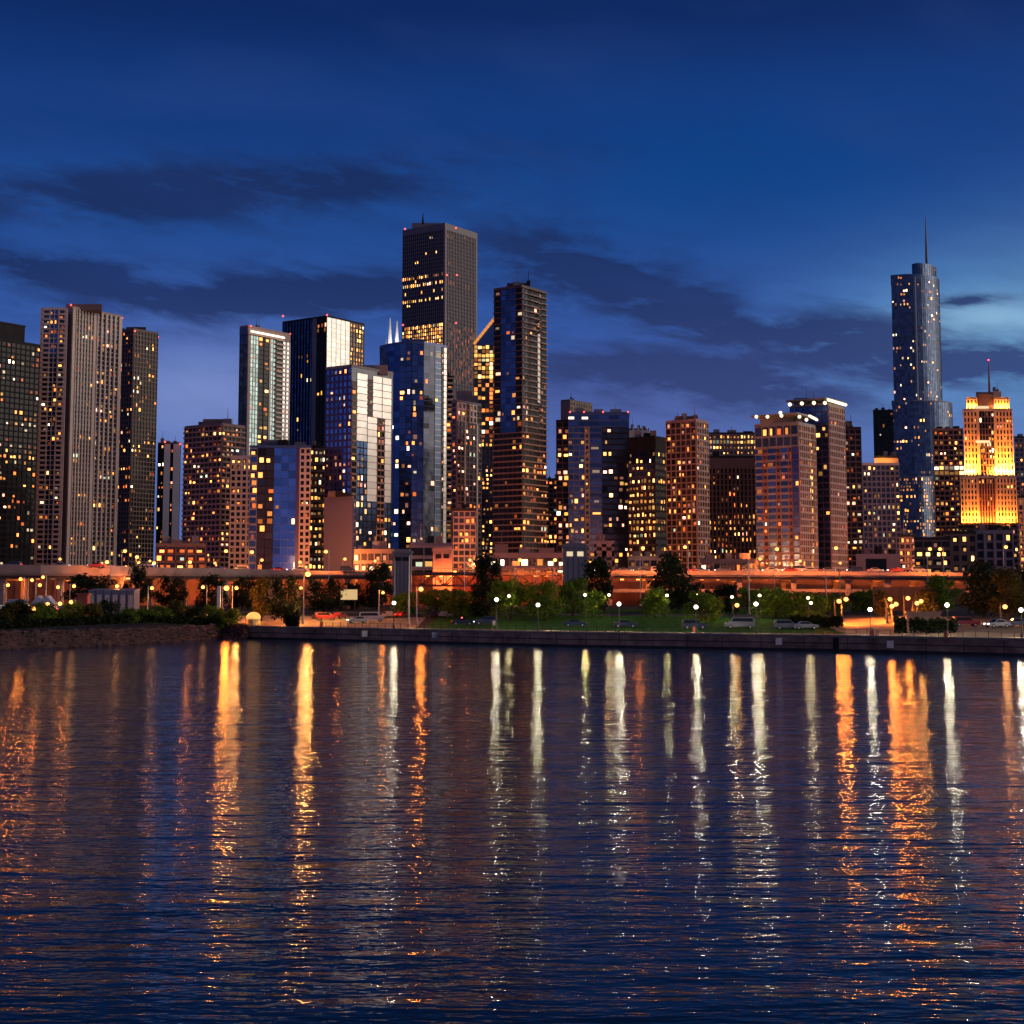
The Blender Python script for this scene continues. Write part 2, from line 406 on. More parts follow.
# 10 purple/silver tower
b = Bld('residential_tower', 'purple-blue gridded tower whose right side is bright silver panels with dark balcony slots')
pg = S(fh=3.1, bay=3.4, pw=1.0, pd=.3, sh=1.1, sd=.25, lit=.1, g='gblue', f='purple', pal='ppowa')
sp_ = S(fh=3.1, bay=8, pw=.15, pd=.2, sh=.25, sd=.18, lit=0, g='gsilver', f='grey')
slot = S(fh=3.1, bay=4, pw=.3, pd=.2, sh=.9, sd=.5, lit=.2, g='gblack', f='brown', pal='aop')
ch, Z = corner(326, 352, 393, 640, 367)
zA, zB, zC = wz(414, 640), wz(440, 640), wz(500, 640)
dkg = S(fh=3.1, bay=3.4, pw=.3, pd=.2, sh=.5, sd=.3, lit=.28, g='gnavy', f='dark', pal='aapyw')
b.mass(ch, Z, [pg, [(0, .12, slot, None, Z-6), (.12, .38, sp_, zB, Z-2), (.38, .5, slot, zA, Z-4), (.5, .97, sp_, zA, Z-2),
      (.12, .38, dkg, None, zB), (.38, .62, sp_, zC, zA), (.62, .8, slot, None, zA), (.8, .97, sp_, zC, zA), (.38, .62, dkg, None, zC), (.8, .97, dkg, None, zC)]], core='gdark', cap='grey')
b.pent(352, 388, 365, 655, 'grey'); 
b.box(325, 353, 354, 499, 632, ['lav', 'purple'], core='lav', cap='lav'); b.done()
# 11 curved navy glass tower
b = Bld('residential_tower', 'curved navy glass tower with a pale right edge, in front of the tallest tower')
Z = wz(347, 760); ch = []
for i, px in enumerate((380, 389, 400, 412, 424, 435, 447)):
    Y = 775 - 26*math.sin(math.pi*(i+1.2)/8.5); ch.append((wx(px, Y, Z), Y))
cv = S(fh=3.1, bay=4.2, pw=.12, pd=.1, sh=.22, sd=.08, lit=.05, g='gnavy', f='blueframe', pal='poaw')
cv2 = S(fh=3.1, bay=4.2, pw=.3, pd=.1, sh=.25, sd=.1, lit=.22, g='gnavy', f='dark', pal='poaaw')
zs = wz(470, 760)
cv3 = S(fh=3.1, bay=4.2, pw=.12, pd=.1, sh=.22, sd=.08, lit=.05, g='gdark', f='blueframe', pal='poaw')
b.mass(ch, Z, [[(0, 1, cv)], cv, [(0, .5, cv), (.5, 1, cv2)], [(0, .5, cv2), (.5, 1, cv)], cv3, [(0, .55, S(fh=3.1, bay=5, pw=.1, sh=.2, lit=.05, g='gtrump', f='silver', pal='wy')), (.55, .72, slot), (.72, 1, sp_)]], depth=25, core='gnavy', cap='blueframe')
b.last = (None, Z); b.pent(402, 424, 339, 775, 'blueframe')
b.flatbox(447, 453, 378, 765, [S(fh=3.1, bay=5, pw=.2, sh=1.1, sd=1.6, lit=.25, g='gblack', f='pale')], core='gblack')
b.done()
# 12 Aon-like tower
b = Bld('office_tower', 'tallest tower near the middle, fine vertical ribs and a block of lit amber floors')
ao = S(fh=4.0, bay=3.05, pw=1.15, pd=.6, sh=1.1, sd=.12, lit=.012, g='gblack', f='granite', pal='ya',
       rows=[(.867, .882, .8, 'yyaa'), (.845, .86, .95, 'yyaa'), (.83, .842, .25, 'ya'), (.808, .82, .6, 'ya'), (.60, .745, .98, 'aaay')], dim=-.15)
ar = S(fh=4.0, bay=3.05, pw=1.15, pd=.6, sh=1.1, sd=.12, lit=.01, g='gblack', f='granite', pal='oa',
       rows=[(.85, .865, .4, 'oo'), (.58, .745, .45, 'oo'), (.45,.5,.3,'oo')], dim=.5)
ch, Z = corner(403, 445, 477, 1380, 229)
b.mass(ch, Z, [[(0, .97, ao), (.97, 1, 'granite')], [(0, .05, 'granite'), (.05, .95, ar), (.95, 1, 'granite')]], core='granite', cap='granite', parapet=6)
b.pent(412, 440, 223, 1410, 'granite', depth=30)
b.mast(423, 224, 213, 1400, 1.3, 'dark', 'antenna')
for px, y in ((405, 229), (403, 280), (403, 325), (447, 275), (457, 275), (456, 323), (456, 228)): b.beacon(px, y, 1375)
b.done()
# 13 far twin antenna tower
b = Bld('office_tower', 'far tower showing only its two white antennas above the curved navy glass tower')
b.flatbox(383, 402, 349, 2600, [S(fh=4, bay=5, lit=.3, g='gblack', f='dark')], depth=60, core='gblack')
b.mast(390, 349, 318, 2600, 4.6, 'white', 'antenna'); b.mast(397, 349, 321, 2600, 4.6, 'white', 'antenna'); b.mast(386, 349, 338, 2600, 1.6, 'grey', 'antenna'); b.mast(400, 349, 340, 2600, 1.6, 'grey', 'antenna'); b.done()
# 14 pale residential
b = Bld('residential_tower', 'pale tower with white upper bays and slim white verticals, left of the sloped-roof building')
pr = S(fh=3.0, bay=3.4, pw=.7, pd=.4, sh=.8, sd=.5, lit=.17, g='gdark', f='lav', pal='aopwp')
pw_ = S(fh=3.0, bay=3.6, pw=1.2, pd=.5, sh=.9, sd=.4, lit=.05, g='gdark', f='white')
ch, Z = corner(452, 457, 481, 720, 402); zq = wz(421, 720)
b.mass(ch, Z, [pr, [(0, .35, pw_, zq, None), (.35, .5, slot, zq, None), (.5, .8, pw_, zq, None), (.8, 1, slot, zq, None), (0, .3, pr, None, zq), (.3, .34, 'white', None, zq), (.34, .8, pr, None, zq), (.8, .85, 'white', None, zq), (.85, 1, pr, None, zq)]], core='gdark', cap='lav')
b.pent(457, 472, 391, 740, 'lav', yb=403); b.pent(470, 478, 396, 742, 'lav', yb=403); b.done()
b = Bld('apartment_building', 'low brown block with pale window grid at the foot of the pale tower')
b.flatbox(453, 476, 511, 640, [S(fh=3, bay=3.2, pw=.6, sh=.9, lit=.15, g='gdark', f='pink', pal='ao')], core='gdark'); b.done()
# 15 sloped crown
b = Bld('office_tower', 'gold lit office tower with a steep diagonal roof edge beside the banded dark tower')
sy = S(fh=3.6, bay=3.6, pw=.5, pd=.3, sh=.7, sd=.3, lit=.25, g='gbronze', f='darkbrown', pal='aay', rows=[(.86, 1, .9, 'yaay'), (.62, .86, .5, 'aao')])
D = 1150; ch, Z = flat(474, 497, D, 345)
b.mass(ch, Z, [sy], depth=30, core='gbronze', parapet=0)
z1 = wz(315, D); x0, x1 = ch[0][0], ch[1][0]
b.body.prism([(x0, D+3), (x1, D+3), (x1, D+30), (x0, D+30)], Z, z1, FIDX['gnavy'], tops=[Z+1, z1, z1, Z+1])
mb = MB(); o = b.root.location
for k in range(9):
    t0, t1 = k/9, (k+.86)/9
    mb.tube((x0+(x1-x0)*t0-o.x, 1.5, Z+1+(z1-Z-1)*t0-o.z), (x0+(x1-x0)*t1-o.x, 1.5, Z+1+(z1-Z-1)*t1-o.z), 1.2, k=5)
mb.build('roof_edge_lights', LIT['a1'], b.root); b.done()
# 16 banded tower with right balconies
b = Bld('residential_tower', 'tall dark tower of stacked slab bands with blue glass front and pale balcony side')
fa = S(fh=3.0, bay=4, pw=.1, pd=.05, sh=.5, sd=.9, lit=.07, g='gblack', f='darkbrown', pal='poaw')
fb = S(fh=3.0, bay=4, pw=.1, pd=.05, sh=.35, sd=.5, lit=.06, g='gnavy', f='blueframe', pal='poaw')
ch, Z = corner(494, 522, 546, 700, 287); zm = wz(432, 700)
fc = S(fh=3.0, bay=4, pw=.2, pd=.1, sh=.6, sd=1.3, lit=.05, g='gblack', f='grey', pal='poa')
fl = S(fh=3.0, bay=3.5, pw=.1, pd=.05, sh=.7, sd=1.0, lit=.13, g='gblack', f='brown', pal='aao')
b.mass(ch, Z, [[(0, .25, fa, zm, None), (.25, .78, fb, zm, None), (.78, 1, fa, zm, None), (0, 1, fl, None, zm)],
    [(0, .25, S(fh=3.0, bay=4, pw=.2, sh=.5, sd=.9, lit=.04, g='gdark', f='grey'), zm, None), (.25, .62, fc, zm, None), (.62, .72, 'silver', wz(400, 700), wz(330, 700)), (.62, .72, fc, zm, wz(400, 700)), (.62, .72, fc, wz(330, 700), None), (.72, 1, fc, zm, None), (0, 1, fl, None, zm)]], core='gblack', cap='darkbrown')
b.pent(507, 527, 283, 712, 'darkbrown', yb=289); b.done()
b = Bld('podium_building', 'long pinkish podium with a bright lit ground floor below the banded dark tower', 'building')
b.flatbox(487, 566, 556, 560, [S(fh=4.2, bay=5, pw=.4, sh=1.6, lit=.85, g='gbronze', f='pink', pal='yawo')], core='pink', cap='pink'); b.done()
# 17 dark low tower
b = Bld('residential_tower', 'low dark brown tower with orange windows filling the gap beside the blue-topped office')
b.flatbox(540, 562, 480, 980, [S(fh=3.2, bay=3.4, sh=.8, lit=.3, g='gblack', f='darkbrown', pal='aoo')], core='gblack'); b.done()
# 18 blue topped office group
b = Bld('office_tower', 'square brown concrete tower top rising behind the blue-banded office roof')
b.box(561, 570, 592, 401, 1000, ['brown', S(fh=3.6, bay=4, pw=1.2, sh=1.6, sd=.2, lit=0, g='gbronze', f='brown')], core='brown', cap='darkbrown'); b.beacon(569, 414, 990); b.done()
b = Bld('office_tower', 'wide office tower with blue-banded top, gold pier and red beacons')
o1 = S(fh=3.6, bay=3.8, pw=.4, pd=.3, sh=.8, sd=.25, lit=.25, g='gnavy', f='grey', pal='aayp')
ob = S(fh=3.6, bay=7, pw=.12, pd=.1, sh=1.5, sd=.3, lit=.04, g='gnavy', f='blueframe', pal='aw')
ob2 = S(fh=3.6, bay=4, pw=.15, pd=.1, sh=.9, sd=.3, lit=.14, g='gdark', f='dark', pal='aayp')
D = 830; zt = wz(427, D)
b.flatbox(556, 569, 422, D+8, [S(fh=3.6, bay=4, lit=.4, g='gblack', f='rust', pal='aop')], core='gblack')
b.flatbox(568, 629, 414, D, [[(0, 1, ob, zt, None), (0, .27, o1, None, zt), (.27, .35, S(fh=3.6, bay=3, pw=1.5, pd=.5, sh=1.6, sd=.3, lit=.2, g='gbronze', f='stone', pal='aay'), None, zt), (.35, .55, ob, None, zt), (.55, 1, ob2, None, zt)]], core='gdark', cap='blueframe')
for px in (570, 584, 603, 628): b.beacon(px, 412, D)
b.done()
# 19 yellow banded
b = Bld('office_tower', 'pale rooftop block with small masts peeping over the black-crowned office')
b.flatbox(628, 649, 430, 1100, ['pale'], core='pale')
for px in (633, 638, 642, 647): b.mast(px, 430, 425, 1100, .5, 'white', 'antenna')
b.done()
b = Bld('office_tower', 'black-crowned office with wide bands of bright yellow lit floors')
yb = S(fh=3.9, bay=2.8, pw=.2, pd=.12, sh=1.3, sd=.3, lit=.72, g='gbronze', f='darkbrown', pal='yyaa')
yb2 = S(fh=3.9, bay=3, pw=.3, pd=.12, sh=1.4, sd=.3, lit=.22, g='gblack', f='dark', pal='aay')
D = 780; zt = wz(463, D); zq = wz(450, D)
ch, Z = corner(628, 655, 669, D, 438)
b.mass(ch, Z, [[(0, 1, 'dark', zq, None), (0, 1, S(fh=4, bay=3, sh=1, lit=.3, g='gblack', f='dark', pal='wy'), zt, zq), (0, 1, yb, None, zt)], [(0, 1, 'dark', zq, None), (0, 1, yb2, None, zq)]], core='gblack'); b.done()
# 20
b = Bld('residential_tower', 'brown concrete grid tower with small roof box, its face dense with amber windows')
c20 = S(fh=3.3, bay=3.8, pw=.6, pd=.45, sh=.7, sd=.4, lit=.27, g='gbronze', f='pink', pal='aaoop')
b.box(666, 696, 708, 421, 740, [c20, S(fh=3.3, bay=3.0, pw=.8, pd=.4, sh=1.1, sd=.38, lit=.12, g='gbronze', f='pink', pal='ao')], core='gbronze', cap='pink')
b.pent(675, 698, 416, 748, 'brown'); b.done()
# 21/22
b = Bld('office_tower', 'flat-topped tower with one long yellow lit row under its roof, behind the dark stone block')
b.flatbox(709, 757, 434, 1050, [S(fh=4, bay=3, pw=.9, pd=.4, sh=1.6, sd=.3, lit=.4, g='gbronze', f='brown', pal='ay', rows=[(.93, .965, .97, 'yy')])], core='brown'); b.done()
b = Bld('office_tower', 'wide dark brown block with blank top and scattered small amber windows in vertical strips')
ch, Z = flat(708, 755, 830, 458); zt = wz(468, 830)
b.mass(ch, Z, [[(0, 1, 'darkbrown', zt, None), (0, 1, S(fh=3.5, bay=2.7, pw=1.2, pd=.6, sh=.8, sd=.2, lit=.24, g='gblack', f='darkbrown', pal='aaoy'), None, zt)]], depth=30, core='darkbrown'); b.done()
# 23 canopy towers
b = Bld('residential_tower', 'taller of the two stepped towers with a lit overhanging canopy roof and rose side')
D = 700
st_d = S(fh=3.3, bay=4, pw=.4, sh=.8, lit=.06, g='gnavy', f='purple', pal='ay')
st_p = S(fh=3.3, bay=2.6, pw=.9, pd=.5, sh=1.0, sd=.45, lit=.2, g='gbronze', f='pink', pal='aaoo')
b.box(790, 828, 844, 405, D, [st_d, st_p], core='gdark', cap='grey')
ch, Z = corner(786, 826, 846, D-6, 403); zz = wz(398, D)
cm = MB(); cm.prism(close_chain(ch, None), Z+2, Z+2.8); co_ = cm.build('canopy', M['grey'], b.root); co_.location = -b.root.location; b.pent(794, 826, 398, D+10, 'blueframe')
mb = MB(); o = b.root.location
for px, py in ((789, 405), (801, 404), (813, 403.5), (824, 403.5)): mb.ball((wx(px, D-6, wz(py, D))-o.x, -6-2, wz(py, D-6)-o.z), .9, k=6, h=4)
(A, B_, C_), Zc = corner(786, 826, 846, D-7, 403)
mb.tube((B_[0]-o.x+1, B_[1]-o.y, Z+1.4-o.z), (C_[0]-o.x, C_[1]-o.y, Z+1.4-o.z), .7, k=5)
mb.build('canopy_lights', LIT['w2'], b.root); b.done()
b = Bld('residential_tower', 'shorter of the two stepped towers, lit canopy roof above rose and dark red window bands')
D = 680
rb = S(fh=3.3, bay=4.6, pw=.25, pd=.2, sh=1.1, sd=.35, lit=.1, g='gnavy', f='grey', pal='aop')
rr = S(fh=3.3, bay=3, pw=.6, pd=.3, sh=1.6, sd=.3, lit=.12, g='gbronze', f='rust', pal='oo')
ch, Z = corner(755, 798, 815, D, 424); zt = wz(446, D)
top = S(fh=4.4, bay=4.5, pw=.5, pd=.4, sh=1.2, sd=.5, lit=.3, g='gdark', f='grey', pal='aoa')
b.mass(ch, Z, [[(0, 1, top, zt, None), (0, .17, rb, None, zt), (.17, .28, rr, None, zt), (.28, .48, rb, None, zt), (.48, .58, rr, None, zt), (.58, .76, rb, None, zt), (.76, .85, rr, None, zt), (.85, 1, st_d, None, zt)],
    [(0, .25, st_p), (.25, .6, st_p), (.6, .8, S(fh=3.3, bay=3, pw=.4, pd=.2, sh=.6, lit=.75, g='gbronze', f='stone', pal='yaa', )), (.8, 1, st_p)]], core='gdark', cap='grey')
b.pent(760, 794, 417, D+8, 'grey', yb=426)
ch, Zc = corner(751, 797, 817, D-5, 414)
cm = MB(); cm.prism(close_chain(ch, None), Zc, Zc+.8); co_ = cm.build('canopy', M['grey'], b.root); co_.location = -b.root.location
mb = MB(); o = b.root.location
for px, py in ((756, 417), (767, 417), (780, 413), (781, 416), (799, 417), (806, 420)): mb.ball((wx(px, D-6, wz(py, D))-o.x, -7, wz(py, D-6)-o.z), .8, k=6, h=4)
mb.tube((ch[1][0]-o.x+6, ch[1][1]-o.y+2, Zc-.6-o.z), (ch[2][0]-o.x, ch[2][1]-o.y, Zc-.6-o.z), .6, k=5)
mb.build('canopy_lights', LIT['w2'], b.root); b.done()
# 24
b = Bld('residential_tower', 'near-black tower with rounded stepped top, right of the canopy-roofed towers')
b.flatbox(843, 861, 429, 800, [S(fh=3.2, bay=4, sh=.9, lit=.2, g='gblack', f='darkbrown', pal='aoyw')], core='gblack'); b.pent(844, 852, 421, 806, 'darkbrown'); b.done()
# 26 black
b = Bld('office_tower', 'plain black slab tower standing just left of the stepped spire skyscraper')
b.flatbox(873, 893, 411, 1300, [S(fh=4, bay=4, pw=.4, sh=.5, lit=.02, g='gblack', f='dark')], core='gblack'); b.done()
# 25
b = Bld('hotel_building', 'grey gridded hotel with an orange floodlit roof crown below the black slab', 'hotel')
hg = S(fh=3.2, bay=3.2, pw=.8, pd=.35, sh=1.0, sd=.3, lit=.13, g='gdark', f='grey', pal='yyw')
b.flatbox(862, 899, 465, 800, [hg], core='gdark', cap='pale'); b.flatbox(874, 898, 458, 806, ['stone'], yb=465, core='stone')
b.done()
# 27 spire skyscraper
b = Bld('skyscraper', 'tall blue-grey glass skyscraper with setbacks, rounded corners and a thin spire', 'skyscraper')
tg = S(fh=4, bay=4, pw=.3, pd=.25, sh=.35, sd=.1, lit=.045, g='gtrump', f='blueframe', pal='paaw', dim=.05)
TT = 0
tgl = S(fh=4, bay=4, pw=.3, pd=.25, sh=.35, sd=.1, lit=.3, g='gtrump', f='grey', pal='paaa', dim=.1)
def rounded(xl, xr, D, yt, bulge=14, n=11, split=.35):
    Z = wz(yt, D); ch = []
    xm = xl+(xr-xl)*split; ch.append((wx(xl, D+6, Z), D+6)); ch.append((wx(xm, D, Z), D))
    for i in range(1, n+1):
        t = i/n*math.pi/2; px = xm+(xr-xm)*math.sin(t); Y = D+bulge*2*(1-math.cos(t)); ch.append((wx(px, Y, Z), Y))
    return ch, Z
D = 1600
ch, Z = rounded(891, 939, D, 275); b.mass(ch, Z, [tg], depth=30, core='gtrump', cap='blueframe')
ch, Z = rounded(912, 936, D+6, 264, split=.2); b.mass(ch, Z, [tg], z0=wz(277, D), depth=20, core='gtrump', cap='blueframe')
ch, Z = rounded(892, 952, D-14, 401); zl = wz(478, D); b.mass(ch, Z, [[(0, 1, tg, zl, None), (0, 1, tgl, None, zl)]], depth=16, core='gtrump', cap='grey')
ch, Z = rounded(893, 935, D-26, 477, split=.6); b.mass(ch, Z, [tgl], depth=14, core='gtrump', cap='grey')
mb = MB(); o = b.root.location; zz = wz(470, D)
mb.tube((wx(915, D-3, wz(277, D))-o.x, D-3-o.y, zz-o.z), (wx(915, D-3, wz(277, D))-o.x, D-3-o.y, wz(277, D)-o.z), 1.0, k=4); mb.build('edge_fin', M['silver'], b.root)
b.mast(925.5, 265, 217, D+20, 1.7, 'grey'); b.done()
# 28
b = Bld('office_tower', 'red-brown gridded tower with two bright rows, left of the floodlit art deco tower')
b.flatbox(933, 963, 430, 1000, [S(fh=3.7, bay=4, pw=.7, pd=.3, sh=1.2, sd=.35, lit=.28, g='gblack', f='rust', pal='aaoy', rows=[(.77, .80, .95, 'yw'), (.73, .765, .9, 'ya')])], core='gblack', cap='rust'); b.done()
# 29 floodlit art deco tower
b = Bld('art_deco_tower', 'floodlit golden stepped stone tower with dark central bay and slender spire', 'tower')
D = 900
ps = S(fh=3.9, bay=2.5, pw=1.1, pd=.6, sh=1.5, sd=.25, lit=.12, g='gblack', f='stone', pal='yaa')
pc = S(fh=3.9, bay=2.2, pw=.5, pd=.4, sh=.9, sd=.1, lit=.18, g='gblack', f='darkbrown', pal='yw', )
pc2 = S(fh=3.9, bay=2.2, pw=.8, pd=.7, sh=.4, sd=.1, lit=.05, g='gblack', f='rust', pal='ya')
def flatw(a, c, y, D): return flat(a, c, D, y)
parts = [ (960, 1016, 524, 570, D+6, 'darkbrown', S(fh=3.9, bay=4, lit=.25, g='gblack', f='darkbrown', pal='yya')) ]
zb = wz(524, D)
b.flatbox(958, 1017, 523, D+5, [S(fh=3.9, bay=4, sh=1.5, lit=.25, g='gblack', f='darkbrown', pal='yya')], core='darkbrown')
b.flatbox(960, 1016, 478, D, [[(0, .3, ps), (.3, .33, 'stone'), (.33, .62, pc2), (.62, .65, 'stone'), (.65, 1, ps)]], yb=523, depth=30, core='stone', cap='stone')
b.flatbox(963, 1012, 411, D+5, [[(0, .28, ps), (.28, .32, 'stone'), (.32, .62, [0][0:0] or pc), (.62, .66, 'stone'), (.66, 1, ps)]], yb=477, depth=24, core='stone', cap='stone')
b.flatbox(966, 977, 399, D+7, [ps], yb=410.5, depth=18, core='stone', cap='stone'); b.flatbox(994, 1009, 399, D+7, [ps], yb=410.5, depth=18, core='stone', cap='stone')
b.flatbox(976, 993, 394, D+8, ['darkbrown'], yb=411, depth=16, core='darkbrown', cap='darkbrown'); b.flatbox(993, 1001, 393, D+11, ['stone'], yb=401, depth=8, core='stone', cap='stone')
b.mast(988.5, 394, 360, D+12, .8, 'rust'); b.beacon(988.5, 360, D+12)
mb = MB(); o = b.root.location
for a, c, y in ((977, 992, 406.5), (978, 992, 441)):
    mb.box(wx(a, D, 100)-o.x, wx(c, D, 100)-o.x, D+3.6-o.y, D+4-o.y, wz(y, D)-.8-o.z, wz(y, D)+.8-o.z)
mb.build('light_band', LIT['w1'], b.root)
DECO = b.root; b.done()
# 30-33
b = Bld('residential_tower', 'brown gridded tower at the right edge of the photo, beyond the floodlit tower')
b.flatbox(1014, 1050, 438, 1000, [S(fh=3.5, bay=4, pw=.8, sh=1.3, lit=.12, g='gdark', f='pink', pal='ao')], core='gdark'); b.done()
b = Bld('office_block', 'narrow bright yellow windowed block cut by the right edge of the photo')
b.flatbox(1018, 1050, 498, 760, [S(fh=3.4, bay=3, pw=.6, sh=1, lit=.85, g='gbronze', f='stone', pal='yya')], core='stone'); b.done()
b = Bld('low_office_building', 'long low dark building with a few yellow windows below the floodlit tower', 'building')
b.flatbox(914, 950, 540, 600, [S(fh=4, bay=4, sh=1.4, lit=.4, g='gblack', f='darkbrown', pal='yya')], core='darkbrown'); b.flatbox(943, 976, 534, 605, [S(fh=4, bay=4.5, pw=1.4, sh=1.8, lit=.25, g='gblack', f='darkbrown', pal='yy')], core='darkbrown')
b.flatbox(975, 1013, 533, 610, [S(fh=4, bay=4.5, pw=1.4, pd=.6, sh=1.0, lit=.04, g='gblack', f='lav', pal='y')], core='grey', cap='lav'); b.done()
b = Bld('podium_building', 'glowing grid of orange windows at the foot of the spire skyscraper', 'building')
b.flatbox(899, 916, 537, 720, [S(fh=3.4, bay=3, pw=.7, sh=1.1, lit=.9, g='gbronze', f='pink', pal='aap')], core='pink'); b.done()
b = Bld('podium_building', 'plain low pink concrete podium in front of the grey gridded hotel', 'building')
b.flatbox(856, 900, 557, 580, [[(0, .2, 'pink'), (.2, .7, S(fh=6, bay=8, sh=1.5, lit=0, g='gblack', f='pink')), (.7, 1, 'pink')]], core='pink', cap='pink'); b.done()
b = Bld('parking_garage', 'low parking garage with open decks glowing orange below the slim white-piered tower', 'garage')
b.flatbox(156, 206, 546, 640, [S(fh=3.6, bay=5, pw=.6, pd=.4, sh=1.1, sd=.4, lit=.92, g='gbronze', f='rust', pal='ooao')], core='rust', cap='brown'); b.done()
b = Bld('low_office_building', 'small pink lit cube building behind the bridge house', 'building')
b.flatbox(594, 614, 544, 560, [S(fh=4, bay=5, pw=2, pd=.2, sh=2.5, sd=.2, lit=.05, g='gblack', f='pink', pal='o')], core='pink', cap='pink'); b.done()
b = Bld('low_office_building', 'low brightly lit street front at the foot of the black-crowned office', 'building')
b.flatbox(628, 672, 559, 600, [S(fh=4, bay=3.4, pw=.5, sh=1.2, lit=.8, g='gbronze', f='stone', pal='yawo')], core='brown', cap='stone'); b.done()
b = Bld('low_office_building', 'low dark street front with scattered bright shop lights under the wide brown block', 'building')
b.flatbox(700, 760, 562, 600, [S(fh=4, bay=3.4, pw=.5, sh=1.2, lit=.45, g='gbronze', f='brown', pal='ywo')], core='brown', cap='brown'); b.done()
b = Bld('low_office_building', 'low block with glowing shop fronts under the silver-sided tower', 'building')
b.flatbox(354, 395, 552, 600, [S(fh=4, bay=3.4, pw=.5, sh=1.4, lit=.6, g='gbronze', f='brown', pal='ywag')], core='brown', cap='brown'); b.done()
b = Bld('low_office_building', 'dark low building with two greenish lit windows behind the metal bridge', 'building')
ch, Z = flat(410, 452, 600, 546)
b.mass(ch, Z, [[(0, 1, S(fh=4.5, bay=6, pw=.4, sh=1.5, lit=.35, g='gblack', f='grey', pal='gyw'))]], depth=20, core='grey', cap='lav'); b.done()

# ------------------------------------------------------------------ ground, shore, water
SH = [(-1500, -60), (-900, 60), (-300, 205), (wx(-60, 262, 0), 262), (wx(0, 268, 0), 268), (wx(110, 285, 0), 285), (wx(190, 316, 0), 316), (wx(222, 331, 0), 331), (wx(370, 306, 0), 306), (wx(570, 278, 0), 278), (wx(740, 265, 0), 265), (wx(870, 254, 0), 254), (wx(1024, 238, 0), 238), (150, 215), (500, 100), (1500, -100)]
def shore(X):
    for (a, ya), (b_, yb) in zip(SH, SH[1:]):
        if a <= X <= b_: return ya+(yb-ya)*(X-a)/(b_-a)
    return SH[0][1] if X < SH[0][0] else SH[-1][1]
PROF = [(0, 2.7), (9, 2.7), (16, 3.0), (40, 4.0), (75, 5.2), (120, 6.0), (9000, 6.0)]
def gz(X, Y):
    s = Y-shore(X)
    if s <= 0: return 2.7
    for (a, za), (b_, zb) in zip(PROF, PROF[1:]):
        if s <= b_: return za+(zb-za)*(s-a)/(b_-a)
    return 6.0
def strip(name, xs, s0, s1, m, lift, parent=None, zfun=None, n=4):
    mb = MB(); rows = []
    cuts = sorted(set([s0, s1]+[a for a, _ in PROF if s0 < a < s1]))
    for X in xs: rows.append([(X, shore(X)+s, gz(X, shore(X)+s+1e-4)+lift) for s in cuts])
    for A, B_ in zip(rows, rows[1:]):
        for i in range(len(cuts)-1): mb.quad(A[i], B_[i], B_[i+1], A[i+1])
    return mb.build(name, m, parent)
allx = sorted(set([p[0] for p in SH]+[x*10. for x in range(-20, 21)]))
Mgrass = pbr('grass_blades', (.03, .1, .014), .95, 0, .05, var=.45, vscale=.8, bump=.05)
Masph = pbr('asphalt', (.04, .036, .035), .85, 0, .1, var=.3, vscale=.5)
Mconc = pbr('promenade_concrete', (.3, .22, .17), .8, 0, .1, var=.25, vscale=.6)
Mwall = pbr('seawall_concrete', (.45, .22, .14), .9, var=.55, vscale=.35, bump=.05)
gr = strip('ground', allx, -.0, 9000, Masph, 0); gr['kind'] = 'structure'
def xr(a, b_, D=300): return [p for p in allx if wx(a, D) < p < wx(b_, D)]
pth = strip('path', [wx(225, 330, 3)+.5]+xr(232, 1200), .8, 7, Mconc, .02); pth['kind'] = 'structure'
lw = strip('lawn', [wx(425, 300)]+xr(427, 838)+[wx(842, 260)], 9, 110, Mgrass, .03); lw['kind'] = 'structure'
pl = strip('plaza', [wx(196, 322)]+xr(200, 415)+[wx(417, 310)], 7.2, 46, Mconc, .02); pl['kind'] = 'structure'
pl2 = strip('plaza', [wx(842, 262)]+xr(850, 1200, 270), 8, 60, pbr('warm_paving', (.28, .2, .15), .8, 0, .1, var=.2), .02); pl2['kind'] = 'structure'
rd = strip('road', xr(-200, 1200, 400), 60, 72, pbr('road_asphalt', (.09, .08, .075), .8, 0, .1, var=.2), .04); rd['kind'] = 'structure'
mb = MB()
for X in range(-150, 150, 9):
    for s in (66,):
        a, c = X, X+3.
        mb.quad((a, shore(a)+s, gz(a, shore(a)+s)+.06), (c, shore(c)+s, gz(c, shore(c)+s)+.06), (c, shore(c)+s+.3, gz(c, shore(c)+s+.3)+.06), (a, shore(a)+s+.3, gz(a, shore(a)+s+.3)+.06))
mk = mb.build('road_markings', pbr('road_paint', (.7, .65, .5), .7)); mk['kind'] = 'structure'
